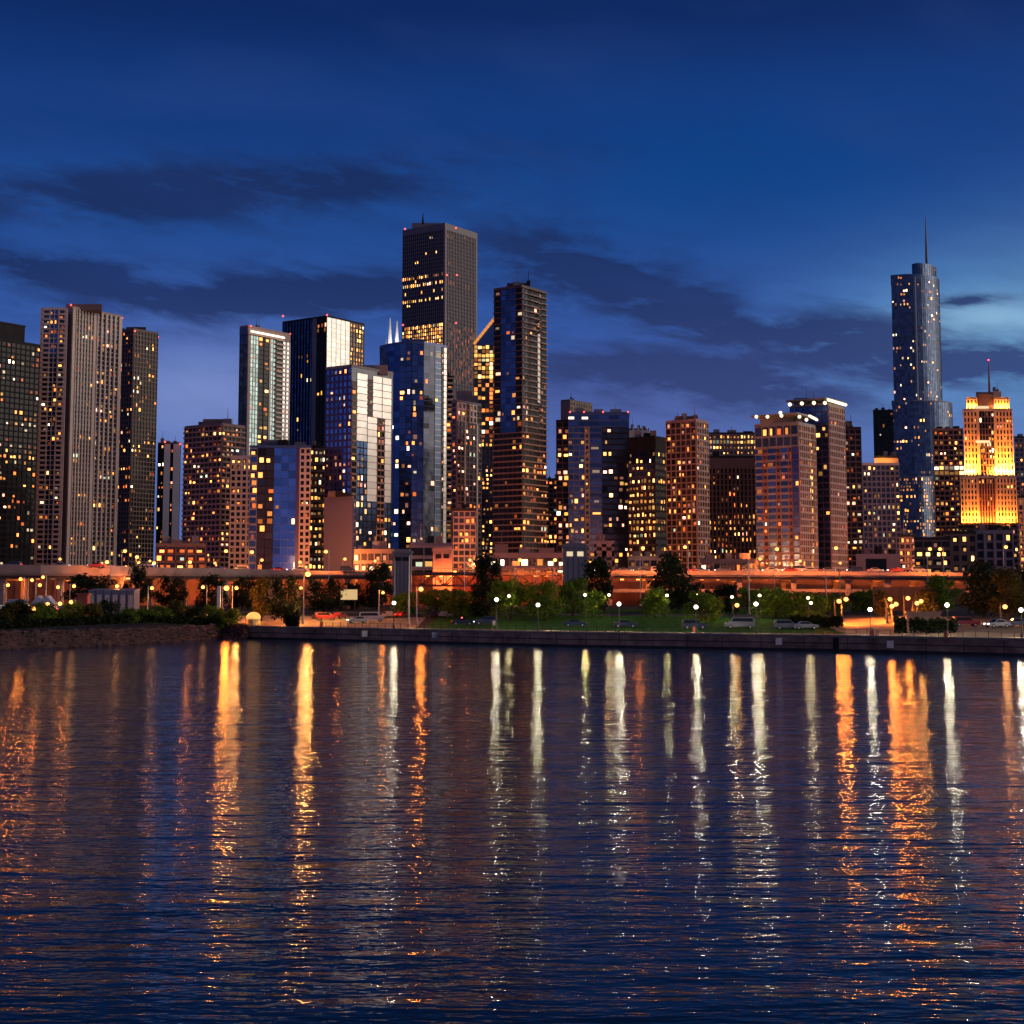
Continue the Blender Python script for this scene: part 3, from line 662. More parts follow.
# water
def water_mat():
    m, nt, b = newmat('lake_water'); N = nt.nodes; Lk = nt.links
    b.inputs['Base Color'].default_value = (.005, .03, .075, 1); b.inputs['Roughness'].default_value = .06; b.inputs['IOR'].default_value = 1.33
    b.inputs['Specular IOR Level'].default_value = .22; b.inputs['Specular Tint'].default_value = (.78, .95, 1, 1)
    tc = N.new('ShaderNodeTexCoord')
    def nz(sx, sy, scale, detail, rot=0):
        mp = N.new('ShaderNodeMapping'); mp.inputs['Scale'].default_value = (sx, sy, 1); mp.inputs['Rotation'].default_value = (0, 0, rot)
        t = N.new('ShaderNodeTexNoise'); t.inputs['Scale'].default_value = scale; t.inputs['Detail'].default_value = detail; t.inputs['Distortion'].default_value = .3
        Lk.new(tc.outputs['Object'], mp.inputs[0]); Lk.new(mp.outputs[0], t.inputs['Vector']); return t
    prev = None
    for (sx, sy, sc, dt, rot, dist) in ((.16, 1, .25, 2, .06, .2), (.26, 1, .9, 3, -.08, .13), (.42, 1, 2.8, 2, .05, .042)):
        t = nz(sx, sy, sc, dt, rot); bp = N.new('ShaderNodeBump'); bp.inputs['Strength'].default_value = 1; bp.inputs['Distance'].default_value = dist
        if sc < .5 or sc > 2: Lk.new(t.outputs[0], bp.inputs['Height'])
        else:
            big = nz(.5, 1, .03, 2, .2); mrn = N.new('ShaderNodeMapRange'); mrn.inputs[1].default_value = .35; mrn.inputs[2].default_value = .65; mrn.inputs[3].default_value = .35; mrn.inputs[4].default_value = 1.6
            mu = N.new('ShaderNodeMath'); mu.operation = 'MULTIPLY'; Lk.new(big.outputs[0], mrn.inputs[0]); Lk.new(mrn.outputs[0], mu.inputs[0]); Lk.new(t.outputs[0], mu.inputs[1]); Lk.new(mu.outputs[0], bp.inputs['Height'])
        if prev: Lk.new(prev.outputs[0], bp.inputs['Normal'])
        prev = bp
    Lk.new(prev.outputs[0], b.inputs['Normal']); return m
mb = MB(); mb.quad((-3000, -300, 0), (3000, -300, 0), (3000, 600, 0), (-3000, 600, 0))
w = mb.build('water', water_mat()); w['kind'] = 'structure'
# seawall (px 222 .. right) and revetment
SW = [p for p in SH if p[0] >= wx(221, 331, 0)]
root = thing('seawall', 'long weathered concrete seawall between the promenade and the water', 'wall', (wx(620, 275), 275, 0))
def offs(mbx, pts, d0, d1, z0, z1, m=0):
    for (a, c) in zip(pts, pts[1:]):
        mbx.prism([(a[0], a[1]-d1), (c[0], c[1]-d1), (c[0], c[1]-d0), (a[0], a[1]-d0)], z0, z1, m)
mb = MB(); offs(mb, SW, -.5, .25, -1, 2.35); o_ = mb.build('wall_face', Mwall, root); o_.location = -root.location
mb = MB(); offs(mb, SW, -.8, .4, 2.36, 2.74); o_ = mb.build('coping', Mconc, root); o_.location = -root.location
mb = MB(); offs(mb, SW, .25, .36, 1.3, 1.42); offs(mb, SW, .25, .5, -.1, .4); o_ = mb.build('fender_timber', pbr('wet_timber', (.05, .03, .025), .8, var=.3), root); o_.location = -root.location
mb = MB(); k = 0
for (a, c) in zip(SW, SW[1:]):
    L = math.hypot(c[0]-a[0], c[1]-a[1]); n = int(min(L, 200)/6)
    for i in range(n):
        t = (i+.5)/max(n, 1)*min(1, 200/L); x = a[0]+(c[0]-a[0])*t; y = a[1]+(c[1]-a[1])*t
        if abs(x) < 130: mb.box(x-.05, x+.05, y-.3, y-.2, -.5, 2.3)
o_ = mb.build('buttress', pbr('dark_concrete', (.07, .05, .045), .9), root); o_['kind'] = 'stuff'; o_.location = -root.location
# rock revetment: bank + boulders
RV = [p for p in SH if p[0] <= wx(222.5, 331, 0)]
Mrock = pbr('revetment_rock', (.075, .032, .03), .9, var=.5, vscale=.7, bump=.1)
mb = MB()
for a, c in zip(RV, RV[1:]):
    mb.quad((a[0], a[1]-6, -1.4), (c[0], c[1]-6*(c[1] < 331), -1.4), (c[0], c[1]+.3, 2.75), (a[0], a[1]+.3, 2.75))
bank = mb.build('rock_bank', Mrock); bank['kind'] = 'structure'
mb = MB(); rg = random.Random(3)
for i in range(2600):
    px = rg.uniform(-40, 226); t = rg.random(); X = wx(px, 300, 0); Y = shore(X)-5.6*t+.2; z = 2.75-4.15*t*1.0+.15
    if z < -.4: continue
    r = rg.uniform(.3, .75); n = len(mb.v)
    vs = [Vector((rg.uniform(-1, 1), rg.uniform(-1, 1), rg.uniform(-.7, .7))).normalized()*r*rg.uniform(.7, 1.2) for _ in range(1)]
    base = [(1, 0, 0), (0, 1, 0), (-1, 0, 0), (0, -1, 0), (0, 0, .8), (0, 0, -.8), (.7, .7, .4), (-.7, -.6, .5)]
    mb.v += [(X+p[0]*r*rg.uniform(.7, 1.3), Y+p[1]*r*rg.uniform(.7, 1.3), z+p[2]*r*rg.uniform(.7, 1.2)) for p in base]
    for f in ((0, 6, 4), (6, 1, 4), (1, 2, 4), (2, 7, 4), (7, 3, 4), (3, 0, 4), (0, 1, 6), (0, 3, 5), (3, 7, 2), (1, 0, 5), (2, 1, 5), (3, 2, 5)):
        mb.f.append(tuple(n+q for q in f)); mb.m.append(0)
rk = mb.build('rubble', Mrock); tag(rk, 'reddish boulders of the sloping shore left of the seawall', 'rocks', kind='stuff')

# ------------------------------------------------------------------ viaduct, bridge, bridge houses
Mdeck = pbr('deck_concrete', (.36, .26, .22), .75, var=.2, vscale=.3)
Mdk = pbr('bridge_steel', (.1, .05, .04), .6, .2, var=.2)
ORL = emi('sodium_fitting', (1, .4, .08), 4)
def point(x, y, z, P, col, r=.4, parent=None, name='bulb'):
    l = bpy.data.lights.new(name, 'POINT'); l.energy = P; l.color = col; l.shadow_soft_size = r
    o = bpy.data.objects.new(name, l); o.location = (x, y, z); return link(o, parent)
SOD = (1, .23, .03); SODW = (1, .4, .1); WHT = (1, .84, .55)
def spot(x, y, z, P, col, d, size, r=.4, parent=None):
    l = bpy.data.lights.new('bulb', 'SPOT'); l.energy = P; l.color = col; l.shadow_soft_size = r; l.spot_size = R(size); l.spot_blend = .5
    o = bpy.data.objects.new('bulb', l); o.location = (x, y, z); o.rotation_euler = Vector(d).to_track_quat('-Z', 'Y').to_euler(); return link(o, parent)
def viaduct(name, label, pts, width, zlow=None, piers=10, backwall=False):
    """pts: (px, D, ytop, ybot)"""
    W = [(wx(p, D), D, wz(yt, D), wz(yb, D)) for p, D, yt, yb in pts]
    root = thing(name, label, 'viaduct', (W[len(W)//2][0], W[len(W)//2][1], GZ)); c = root.location
    dk, pa, rl = MB(), MB(), MB()
    for a, q in zip(W, W[1:]):
        def slab(m_, y0, y1, za0, zb0, za1, zb1):
            n = len(m_.v)
            for (p, z0, z1) in ((a, za0, za1), (q, zb0, zb1)):
                m_.v += [(p[0]-c.x, p[1]+y0-c.y, z0-c.z), (p[0]-c.x, p[1]+y1-c.y, z0-c.z), (p[0]-c.x, p[1]+y1-c.y, z1-c.z), (p[0]-c.x, p[1]+y0-c.y, z1-c.z)]
            for f in ((0, 4, 7, 3), (1, 2, 6, 5), (3, 7, 6, 2), (0, 1, 5, 4), (0, 3, 2, 1), (4, 5, 6, 7)): m_.f.append(tuple(n+k for k in f)); m_.m.append(0)
        slab(dk, .4, width, a[3]+.4, q[3]+.4, a[2]-1.1, q[2]-1.1)
        slab(pa, 0, .4, a[3]+.9, q[3]+.9, a[2], q[2])
        slab(rl, 1, 1.6, a[3]-.5, q[3]-.5, a[3]+.4, q[3]+.4)
    dk.build('deck', Mdeck, root); pa.build('parapet', Mdeck, root); rl.build('girder', Mdk, root)
    n = piers
    for i in range(n):
        t = (i+.5)/n*(len(W)-1); k = min(int(t), len(W)-2); t -= k
        x = W[k][0]+(W[k+1][0]-W[k][0])*t; y = W[k][1]+(W[k+1][1]-W[k][1])*t; zt = W[k][3]+(W[k+1][3]-W[k][3])*t
        mb = MB(); g = gz(x, y)-.5
        mb.box(x-c.x-.7, x-c.x+.7, y-c.y+2, y-c.y+3.4, g-c.z, zt+.3-c.z); mb.box(x-c.x-.7, x-c.x+.7, y-c.y+width-3, y-c.y+width-1.6, g-c.z, zt+.3-c.z)
        mb.box(x-c.x-1, x-c.x+1, y-c.y+1.7, y-c.y+width-1.2, zt-.9-c.z, zt+.29-c.z); mb.build('pier', Mdeck, root)
    return root, W
v1, W1 = viaduct('road_viaduct', 'pink-lit concrete road viaduct curving across the left half of the skyline foot',
    [(-120, 400, 563, 577), (40, 402, 565, 577), (110, 410, 565.5, 577.5), (140, 425, 567, 577), (250, 440, 569, 578), (330, 445, 571, 577.5), (398, 448, 571, 577.5)], 22, piers=12)
v2, W2 = viaduct('road_viaduct', 'orange-lit road viaduct running right from the bridge house towards the big trees',
    [(590, 450, 570.5, 577), (700, 450, 571, 578), (850, 448, 571.5, 578.5), (960, 446, 572.5, 579), (1080, 444, 573, 579)], 22, piers=11)
# lower level slab of the right viaduct and lit back walls
mb = MB(); c = v2.location
z = wz(589, 452)
mb.box(wx(600, 452)-c.x, wx(1080, 452)-c.x, 3, 20, z-1.0-c.z, z-c.z); mb.build('lower_deck', Mdeck, v2)
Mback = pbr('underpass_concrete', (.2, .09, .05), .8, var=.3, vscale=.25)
def bwall(label, a, b_, D, yt, yb):
    mb = MB(); x0, x1 = wx(a, D), wx(b_, D); c = Vector(((x0+x1)/2, D, GZ)); mb.box(x0-c.x, x1-c.x, 0, 1, 0, wz(yt, D)-GZ)
    k = max(2, int((x1-x0)/6))
    for i in range(k+1):
        x = x0+(x1-x0)*i/k; mb.box(x-.3-c.x, x+.3-c.x, -.3, 0, 0, wz(yt, D)-GZ-.5)
    o = mb.build('underpass_wall', Mback); o.location = c; tag(o, label, 'wall')
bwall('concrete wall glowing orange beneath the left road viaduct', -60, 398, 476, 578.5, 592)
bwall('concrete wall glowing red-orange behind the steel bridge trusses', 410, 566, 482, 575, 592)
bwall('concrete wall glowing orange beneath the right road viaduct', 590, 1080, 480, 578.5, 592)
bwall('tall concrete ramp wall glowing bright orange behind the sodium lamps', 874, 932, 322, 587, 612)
def fitting(px, y, D, P, parent, col=SOD, r=.35):
    z = wz(y, D); x = wx(px, D, z); c = parent.location; mb = MB()
    mb.box(x-.5-c.x, x+.5-c.x, D-.3-c.y, D+.3-c.y, z-.15-c.z, z+.15-c.z); mb.build('ceiling_light', ORL, parent)
    if P: point(x-c.x, D-c.y, z-c.z-.8, P, col, r, parent)
for i, px in enumerate(list(range(8, 396, 15))):
    fitting(px, 578.5, 462 if px > 130 else 415, 1500 if i % 2 == 0 else 0, v1)
for i, px in enumerate(range(606, 960, 16)):
    fitting(px, 579.5, 460, 900 if i % 2 == 0 else 0, v2)
# bascule bridge with trusses
D = 446
br = thing('steel_bridge', 'dark steel truss drawbridge glowing red between the two grey bridge houses', 'bridge', (wx(480, D), D, GZ)); c = br.location
x0, x1 = wx(410, D), wx(566, D); zt, zb = wz(572, D), wz(585.5, D)
mb = MB(); mb.box(x0-c.x, x1-c.x, .4, 20, zt-1-c.z, zt-c.z); mb.build('deck', Mdk, br)
for yy in (0, 18):
    mb = MB(); n = 14
    mb.tube((x0-c.x, yy, zb-c.z), (x1-c.x, yy, zb-c.z), .35, k=4); mb.tube((x0-c.x, yy, zt-.6-c.z), (x1-c.x, yy, zt-.6-c.z), .45, k=4)
    for i in range(n):
        a = x0+(x1-x0)*i/n; q = x0+(x1-x0)*(i+1)/n
        mb.tube((a-c.x, yy, zb-c.z), (a-c.x, yy, zt-.6-c.z), .22, k=4)
        if i % 2: mb.tube((a-c.x, yy, zb-c.z), (q-c.x, yy, zt-.6-c.z), .22, k=4)
        else: mb.tube((a-c.x, yy, zt-.6-c.z), (q-c.x, yy, zb-c.z), .22, k=4)
    mb.build('truss', Mdk, br)
mb = MB(); n = 40
for i in range(n+1):
    a = x0+(x1-x0)*i/n; mb.tube((a-c.x, .5, zt-c.z), (a-c.x, .5, zt+1.1-c.z), .06, k=4)
mb.tube((x0-c.x, .5, zt+1.1-c.z), (x1-c.x, .5, zt+1.1-c.z), .08, k=4); mb.build('railing', Mdk, br)
for px in (428, 441, 452, 466, 478, 536, 546): fitting(px, 576, 466, 5000, br, (1, .13, .02))
def bridge_house(label, xl, xr_, yt, D, m, yb=612, win=None):
    z = wz(yt, D); a, q = wx(xl, D, z), wx(xr_, D, z); root = thing('bridge_house', label, 'bridge house', ((a+q)/2, D, 5)); w = (q-a)
    mb = MB(); h = z-5
    mb.box(-w/2, w/2, 0, w*.8, 0, h*.93, FIDX[m]); mb.box(-w/2-.35, w/2+.35, -.35, w*.8+.35, h*.93, h*.965, FIDX[m]); mb.box(-w/2+.4, w/2-.4, .4, w*.8-.4, h*.965, h, FIDX[m])
    for k in range(5): mb.box(-w/2+.003+k*(w-.606)/4, -w/2+.6+k*(w-.606)/4, -.15, 0, 0, h*.93, FIDX[m])
    used = sorted(set(mb.m)); mb.m = [0]*len(mb.m); mb.build('tower', M[m], root)
    for k in ((-.22, .22) if win else (-.2, .2)):
        mb = MB(); mb.box(w*k-.9, w*k+.9, -.2, -.05, h*.8, h*.87); mb.build('window', LIT[win] if win else M['gblack'], root)
    mb = MB(); mb.box(-.8, .8, -.2, -.05, 0, 2.6); mb.build('door', M['dark'], root)
bridge_house('tall grey-blue bridge house pylon at the left end of the steel bridge', 393, 411, 549, 438, 'grey')
bridge_house('grey bridge house behind the truss, right of the tallest pylon and pole', 433, 452, 546, 470, 'grey')
bridge_house('grey bridge house with two lit yellow windows right of the steel bridge', 563, 587, 543, 440, 'grey', win='w1')

# ------------------------------------------------------------------ street lamps
ORD = 'first second third fourth fifth sixth seventh eighth ninth tenth eleventh twelfth thirteenth fourteenth fifteenth sixteenth seventeenth eighteenth nineteenth twentieth twenty-first twenty-second twenty-third twenty-fourth twenty-fifth'.split()
Mpole = pbr('lamp_pole_steel', (.05, .045, .045), .5, .4)
Mpolel = pbr('galvanised_pole', (.35, .31, .29), .45, .4)
HEADW = emi('lamp_globe_white', (1, .88, .68), 9); HEADO = emi('lamp_head_sodium', (1, .36, .07), 5); HEADY = emi('lamp_globe_yellow', (1, .72, .35), 9)
def globe_lamp(px, py, D, P, label, group, col=WHT, head=HEADW, r=.36):
    z = wz(py, D); x = wx(px, D, z); g = gz(x, D); h = z-g
    t = thing('globe_lamp', label, 'street lamp', (x, D, g), 0, group)
    mb = MB(); mb.tube((0, 0, 0), (0, 0, .7), .22, .15, 8); mb.tube((0, 0, .7), (0, 0, h-r*.8), .09, .06, 6); mb.tube((0, 0, h-r*1.1), (0, 0, h-r*.7), .12, .2, 8); mb.build('post', Mpole, t)
    mb = MB(); mb.sm = True; mb.ball((0, 0, h), r, k=10, h=7); mb.build('globe', head, t)
    mb = MB(); mb.tube((0, 0, h+r*.85), (0, 0, h+r*1.3), .16, .02, 6); mb.build('finial', Mpole, t)
    point(0, 0, h, P, col, r*1.12, t)
def arm_lamp(px, py, D, P, label, group, col=SODW, head=HEADO, side=1, r=.4, pole=Mpolel, base=None, name='street_lamp', mode='point', k=6):
    z = wz(py, D); x = wx(px, D, z); g = base if base is not None else gz(x, D); h = z-g
    t = thing(name, label, 'street lamp', (x, D, g), 0, group)
    mb = MB(); mb.tube((-side*.9, 0, 0), (-side*.9, 0, h+.5), .16, .09, 6); mb.tube((-side*.9, 0, 0), (-side*.9, 0, .8), .3, .25, 6); mb.build('pole', pole, t)
    mb = MB(); mb.tube((-side*.9, 0, h+.4), (0, 0, h+.45), .07, .06, 5); mb.build('arm', pole, t)
    mb = MB(); mb.sm = True; mb.ball((0, 0, h+.1+r), r*1.3, r*.8, .14, k=8, h=4); mb.build('lamp_hood', pole, t)
    mb = MB(); mb.sm = True; mb.ball((0, 0, h-.05), r*1.2, r*1.2, r*1.05, k=10, h=8); mb.build('lamp_head', head, t)
    if mode in ('point', 'both'): point(0, 0, h-.05, P, col, r*1.3, t)
    if mode in ('down', 'both'): spot(0, 0, h-.05, P*k, col, (0, .25, -1), 140, r*1.3, t)
    if mode == 'back': spot(0, 0, h-.05, P, col, (0, 1, -.15), 172, r*1.3, t)
prom = [(394, 603, 303, 2600), (496.6, 599.6, 290, 2200), (538, 605, 285, 2600), (619, 604, 276, 3000), (696, 607, 271, 2600), (756, 604, 266, 2600), (870, 609.5, 257, 2000), (947, 605, 253, 2300), (1021, 610, 243, 3000)]
for i, (px, py, D, P) in enumerate(prom):
    globe_lamp(px, py, D, P*1.7, 'white globe lamp on the seawall promenade, %s from the left of its row' % ORD[i], 'globe lamps along the promenade')
park = [(509, 596, 320, 700), (585, 595, 320, 1500), (609, 595, 325, 700), (667, 595.5, 318, 900), (698, 595, 315, 800), (732, 597, 312, 1500), (759.6, 595.5, 305, 1300), (808, 598, 300, 700), (811, 603, 296, 400)]
for i, (px, py, D, P) in enumerate(park):
    globe_lamp(px, py, D, P*2.2, 'smaller yellowish globe lamp among the park trees, %s from the left of those' % ORD[i], 'globe lamps in the park', (1, .78, .4), HEADY, .3)
sod = [(839, 601, 285, 2600), (846, 599, 287, 2600), (890, 599, 300, 1500), (892, 606, 286, 3000), (896, 604, 288, 2400), (908, 598, 296, 3200), (917, 603, 300, 900), (921, 601, 303, 900), (1005, 606.5, 275, 700), (737, 605, 300, 300)]
for i, (px, py, D, P) in enumerate(sorted(sod)):
    arm_lamp(px, py, D, P*2.4, 'orange sodium lamp on the plaza at the right, %s from the left of those' % ORD[i], 'sodium lamps on the right plaza', SOD if P > 1000 else SODW, r=.36, pole=Mpole, mode='both', k=9)
left = [(20.5, 579, 360, 6000), (43, 577, 380, 1200), (32, 580, 375, 1200), (8, 585, 350, 700), (39.8, 585, 350, 900), (58, 587, 345, 1000), (74, 586, 345, 1500), (117, 586, 345, 1500), (152, 588, 350, 1500), (203, 587, 352, 1600), (47.5, 604, 305, 500), (60, 603.5, 308, 400), (71, 602, 310, 500), (34, 608.5, 300, 250)]
for i, (px, py, D, P) in enumerate(sorted(left)):
    arm_lamp(px, py, D, P*(1 if P > 3000 else .22), 'orange lamp over the boat yard and road at the left, %s from the left edge' % ORD[i], 'lamps over the yard at the left', SOD if P > 3000 else SODW, side=-1 if i % 2 else 1, r=.34, mode='both', k=26)
arm_lamp(308, 574, 334, 20000, 'tallest bright orange lamp on a pale pole at the quay edge', None, SODW, r=.5, mode='both', k=4)
arm_lamp(226.5, 588, 338, 18000, 'bright red-orange lamp beside the tall pale post at the quay corner', None, SOD, r=.5, mode='both', k=4)
arm_lamp(236.5, 588, 346, 10000, 'dimmer orange lamp just right of the red-orange quay lamp', None, SODW, r=.34)
arm_lamp(301, 588, 372, 4000, 'small orange lamp in the trees left of the tallest quay lamp', None, SODW, r=.3)
arm_lamp(421, 589, 322, 8000, 'red-orange lamp in front of the steel bridge', None, SOD, r=.4)
arm_lamp(383, 592.5, 345, 2500, 'dim orange lamp in the tree left of the tall bridge pylon', None, SOD, r=.28)
up = [(107, 562, 400, 3000), (125, 551, 440, 3500), (137, 557, 470, 3000), (139, 563, 440, 3000), (154, 563, 450, 3000), (190, 562, 450, 4000), (226, 551, 452, 5000), (252, 552, 452, 5000), (326, 551.5, 455, 4000), (643, 548, 462, 5000), (685, 547, 462, 5000), (777, 549, 462, 5000), (836, 548, 460, 5000), (930, 549, 458, 4500), (940, 549, 458, 2500), (1006, 547, 456, 5000), (520, 560, 470, 3000), (555, 560, 470, 2500)]
for i, (px, py, D, P) in enumerate(sorted(up)):
    arm_lamp(px, py, (D if D < 430 else 441), P*(13 if D > 430 else 9), 'orange lamp on a tall mast beside the viaduct, %s from the left of its row' % ORD[i], 'tall lamps beside the viaduct', (1, .25, .05), side=1 if i % 2 else -1, r=.42, mode='back')
# street lamps down among the buildings (they wash the lower facades)
deep = [(60, 640), (150, 700), (215, 640), (262, 590), (300, 590), (345, 590), (375, 600), (430, 620), (470, 600), (510, 600), (545, 620), (590, 640), (640, 640), (680, 640), (720, 640), (760, 600), (800, 600), (840, 610), (880, 640), (925, 680), (990, 720)]
for i, (px, D) in enumerate(deep):
    arm_lamp(px, 559+(i*7 % 5), D, 140000, 'orange street lamp between the building fronts, %s from the left of the far row' % ORD[i], 'lamps on the streets between the towers', (1, .27, .06), side=1 if i % 2 else -1, r=.45, mode='back')
# floodlights of the art deco tower
def flood(x, y, z, tx, ty, tz, P, w, col=(1, .27, .03)):
    l = bpy.data.lights.new('floodlight', 'AREA'); l.shape = 'RECTANGLE'; l.size = w; l.size_y = 1.2; l.energy = P; l.color = col
    o = bpy.data.objects.new('floodlight', l); d = Vector((tx-x, ty-y, tz-z)); o.rotation_euler = d.to_track_quat('-Z', 'Y').to_euler(); o.location = (x, y, z); link(o)
    return o
D = 900; c = DECO.location
for (a, q, y, Dd, P, up_) in ((960, 1016, 523.5, D-3, 42000, 40), (961, 976, 477.5, D+2.2, 75000, 80), (993, 1015, 477.5, D+2.2, 98000, 80), (966, 977, 410.5, D+5.6, 7000, 14), (994, 1009, 410.5, D+5.6, 9000, 14)):
    z = wz(y, Dd)+(.6 if y > 500 else 1.9); x0, x1 = wx(a, Dd, z), wx(q, Dd, z); o = flood((x0+x1)/2, Dd, z, (x0+x1)/2, Dd+8, z+up_, P, x1-x0)
    o.parent = DECO; o.location = Vector(o.location)-c
point(wx(393.5, 2570), 2570, wz(343, 2570), 60000, (1, .9, .8), 2, None, 'floodlight')
# hotel crown floodlight
for o in [flood(wx(886, 800), 800.8, wz(465, 800)+1.6, wx(886, 800), 806, wz(459, 800), 1300, 14, (1, .35, .06))]: pass

# ------------------------------------------------------------------ trees
Mleaf = []
def leafmat(name, col):
    m, nt, b = newmat(name); b.inputs['Roughness'].default_value = .7; b.inputs['Specular IOR Level'].default_value = .2
    oi = nt.nodes.new('ShaderNodeNewGeometry'); mx = nt.nodes.new('ShaderNodeMix'); mx.data_type = 'RGBA'
    mx.inputs[6].default_value = (*[c*.55 for c in col], 1); mx.inputs[7].default_value = (*[c*1.5 for c in col], 1)
    nt.links.new(oi.outputs['Random Per Island'], mx.inputs[0]); nt.links.new(mx.outputs[2], b.inputs['Base Color'])
    tr = nt.nodes.new('ShaderNodeBsdfTranslucent'); nt.links.new(mx.outputs[2], tr.inputs[0]); ms = nt.nodes.new('ShaderNodeMixShader'); ms.inputs[0].default_value = .35
    out = nt.nodes['Material Output']; nt.links.new(b.outputs[0], ms.inputs[1]); nt.links.new(tr.outputs[0], ms.inputs[2]); nt.links.new(ms.outputs[0], out.inputs[0]); return m
LG = leafmat('leaf_green', (.11, .18, .014)); LD = leafmat('leaf_dark', (.018, .028, .01)); LO = leafmat('leaf_olive', (.11, .085, .014))
Mbark = pbr('bark', (.05, .035, .025), .9, var=.3, vscale=2)
def crown_mesh(seed, n=2600, mat=LG, low=.12):
    """unit tree: crown in z .22..1, radius ~.5"""
    rg = random.Random(seed); mb = MB(); cl = []
    for i in range(26):
        a = rg.uniform(0, 6.283); zz = rg.uniform(low+.14, .93); rr = .36*math.sqrt(max(.05, 1-((zz-.5)/.5)**2))*rg.uniform(.25, 1.1)
        cl.append((rr*math.cos(a), rr*math.sin(a), zz, rg.uniform(.09, .19)))
    for i in range(n):
        cx, cy, cz, cr = cl[int(rg.random()*len(cl))]
        d = Vector((rg.gauss(0, 1), rg.gauss(0, 1), rg.gauss(0, 1))).normalized()*cr*rg.uniform(.55, 1.12)
        p = Vector((cx, cy, cz))+d*Vector((1, 1, .8)).length/1.6
        nn = (d.normalized()+Vector((rg.gauss(0, .6), rg.gauss(0, .6), rg.gauss(0, .6)))).normalized(); a = nn.orthogonal().normalized(); b2 = nn.cross(a); s = rg.uniform(.014, .03)
        mb.quad(p-a*s-b2*s*.6, p+a*s-b2*s*.5, p+a*s*.9+b2*s*.6, p-a*s*.8+b2*s*.6)
    return mb.mesh('crown', mat), cl
def trunk_mesh(seed, cl):
    rg = random.Random(seed+50); mb = MB(); mb.tube((0, 0, 0), (.01, 0, .3), .035, .024, 6); mb.tube((.01, 0, .3), (0, .01, .62), .024, .01, 5)
    for c in cl[:11]: z = rg.uniform(.2, .42); mb.tube((.005, 0, z), (c[0], c[1], max(c[2], z+.04)), .013, .003, 4)
    return mb.mesh('trunk', Mbark)
TM = []
for k, (sd, mt) in enumerate(((1, LG), (2, LG), (3, LD), (4, LD), (5, LO), (6, LG))):
    cm, cl = crown_mesh(sd, 3000, mt); TM.append((cm, trunk_mesh(sd, cl)))
TOBJ = []
for cm, tm in TM:
    TOBJ.append((bpy.data.objects.new('crown', cm), bpy.data.objects.new('trunk', tm)))
def tree(px, ytop, D, wpx, k, label, group, rz=None, sink=0):
    X = wx(px, D); g = gz(X, D); h = wz(ytop, D)-g; wd = wpx*D/F
    t = thing('tree', label, 'tree', (X, D, g-sink), rz if rz is not None else rnd.uniform(0, 6.28), group)
    for o in TOBJ[k]:
        c2 = o.copy(); link(c2, t); c2.scale = (wd*1.2, wd*1.2, h+sink)
TR = [ # px, ytop, D, width px, kind, label
 (599, 560, 352, 36, 2, 'dark rounded tree just right of the lit-window bridge house'),
 (670, 556, 345, 56, 3, 'biggest dark tree in the middle of the park lawn'),
 (489, 557, 400, 34, 2, 'dark tree against the truss bridge, rising over the podium lights'),
 (285, 577, 338, 34, 3, 'dark rounded tree on the lit quay, left of the tallest lamp'),
 (262, 579, 350, 26, 4, 'orange-lit tree on the quay behind the domed kiosk'),
 (137, 566, 395, 26, 3, 'dark tree rising in front of the pink viaduct at the left'),
 (88, 577, 392, 58, 2, 'wide dark tree under the viaduct behind the grey sheds'),
 (170, 577, 380, 30, 3, 'dark round tree below the viaduct, left of its orange gap'),
 (213, 577, 378, 34, 2, 'dark tree below the viaduct left of the red-orange quay lamp'),
 (245, 578, 385, 30, 3, 'dark tree below the viaduct directly behind the red-orange lamp'),
 (325, 580, 385, 40, 3, 'dark tree below the viaduct right of the tallest quay lamp'),
 (378, 566, 395, 34, 2, 'dark tree beside the tall bridge pylon on its left'),
 (436, 588, 350, 36, 0, 'olive-green tree in front of the red glowing truss'),
 (460, 590, 345, 34, 1, 'green tree behind the police car, left of two'),
 (484, 586, 340, 34, 2, 'dark green tree behind the police car, right of two'),
 (510, 579, 325, 46, 0, 'pale green tree lit by a lamp, left of the lawn'),
 (545, 582, 320, 40, 1, 'bright green tree around the third promenade lamp'),
 (573, 578, 335, 36, 5, 'green tree at the foot of the lit-window bridge house'),
 (592, 590, 325, 26, 0, 'small green tree at the left end of the open lawn'),
 (655, 588, 322, 30, 1, 'green tree in front of the biggest dark tree'),
 (702, 592, 305, 40, 0, 'low yellow-green tree beside the fifth promenade lamp'),
 (722, 586, 350, 40, 2, 'dark green tree behind the white van'),
 (748, 588, 340, 38, 0, 'green tree directly right of the white van, behind the lamps'),
 (775, 588, 315, 48, 1, 'broad olive tree right of the paired park lamps'),
 (808, 592, 310, 44, 5, 'olive tree around the small paired yellow lamps'),
 (832, 594, 330, 36, 0, 'green tree just left of the double sodium lamps'),
 (863, 590, 335, 34, 5, 'olive tree between the two groups of sodium lamps'),
 (882, 592, 308, 24, 4, 'small orange-lit tree in front of the glowing ramp wall, left of two'),
 (926, 590, 306, 26, 4, 'small orange-lit tree in front of the glowing ramp wall, right of two'),
 (940, 576, 330, 40, 1, 'olive tree at the right end of the glowing underpass'),
 (983, 564, 300, 56, 3, 'large dark tree with a visible trunk right of the plaza'),
 (1008, 571, 290, 44, 4, 'olive tree lit from below near the right edge'),
 (1024, 568, 310, 34, 2, 'dark tree cut off by the right edge of the photo'),
 (405, 592, 350, 30, 5, 'green tree at the foot of the tall bridge pylon'),
 (352, 584, 400, 30, 3, 'dark tree behind the lit cream kiosk'),
]
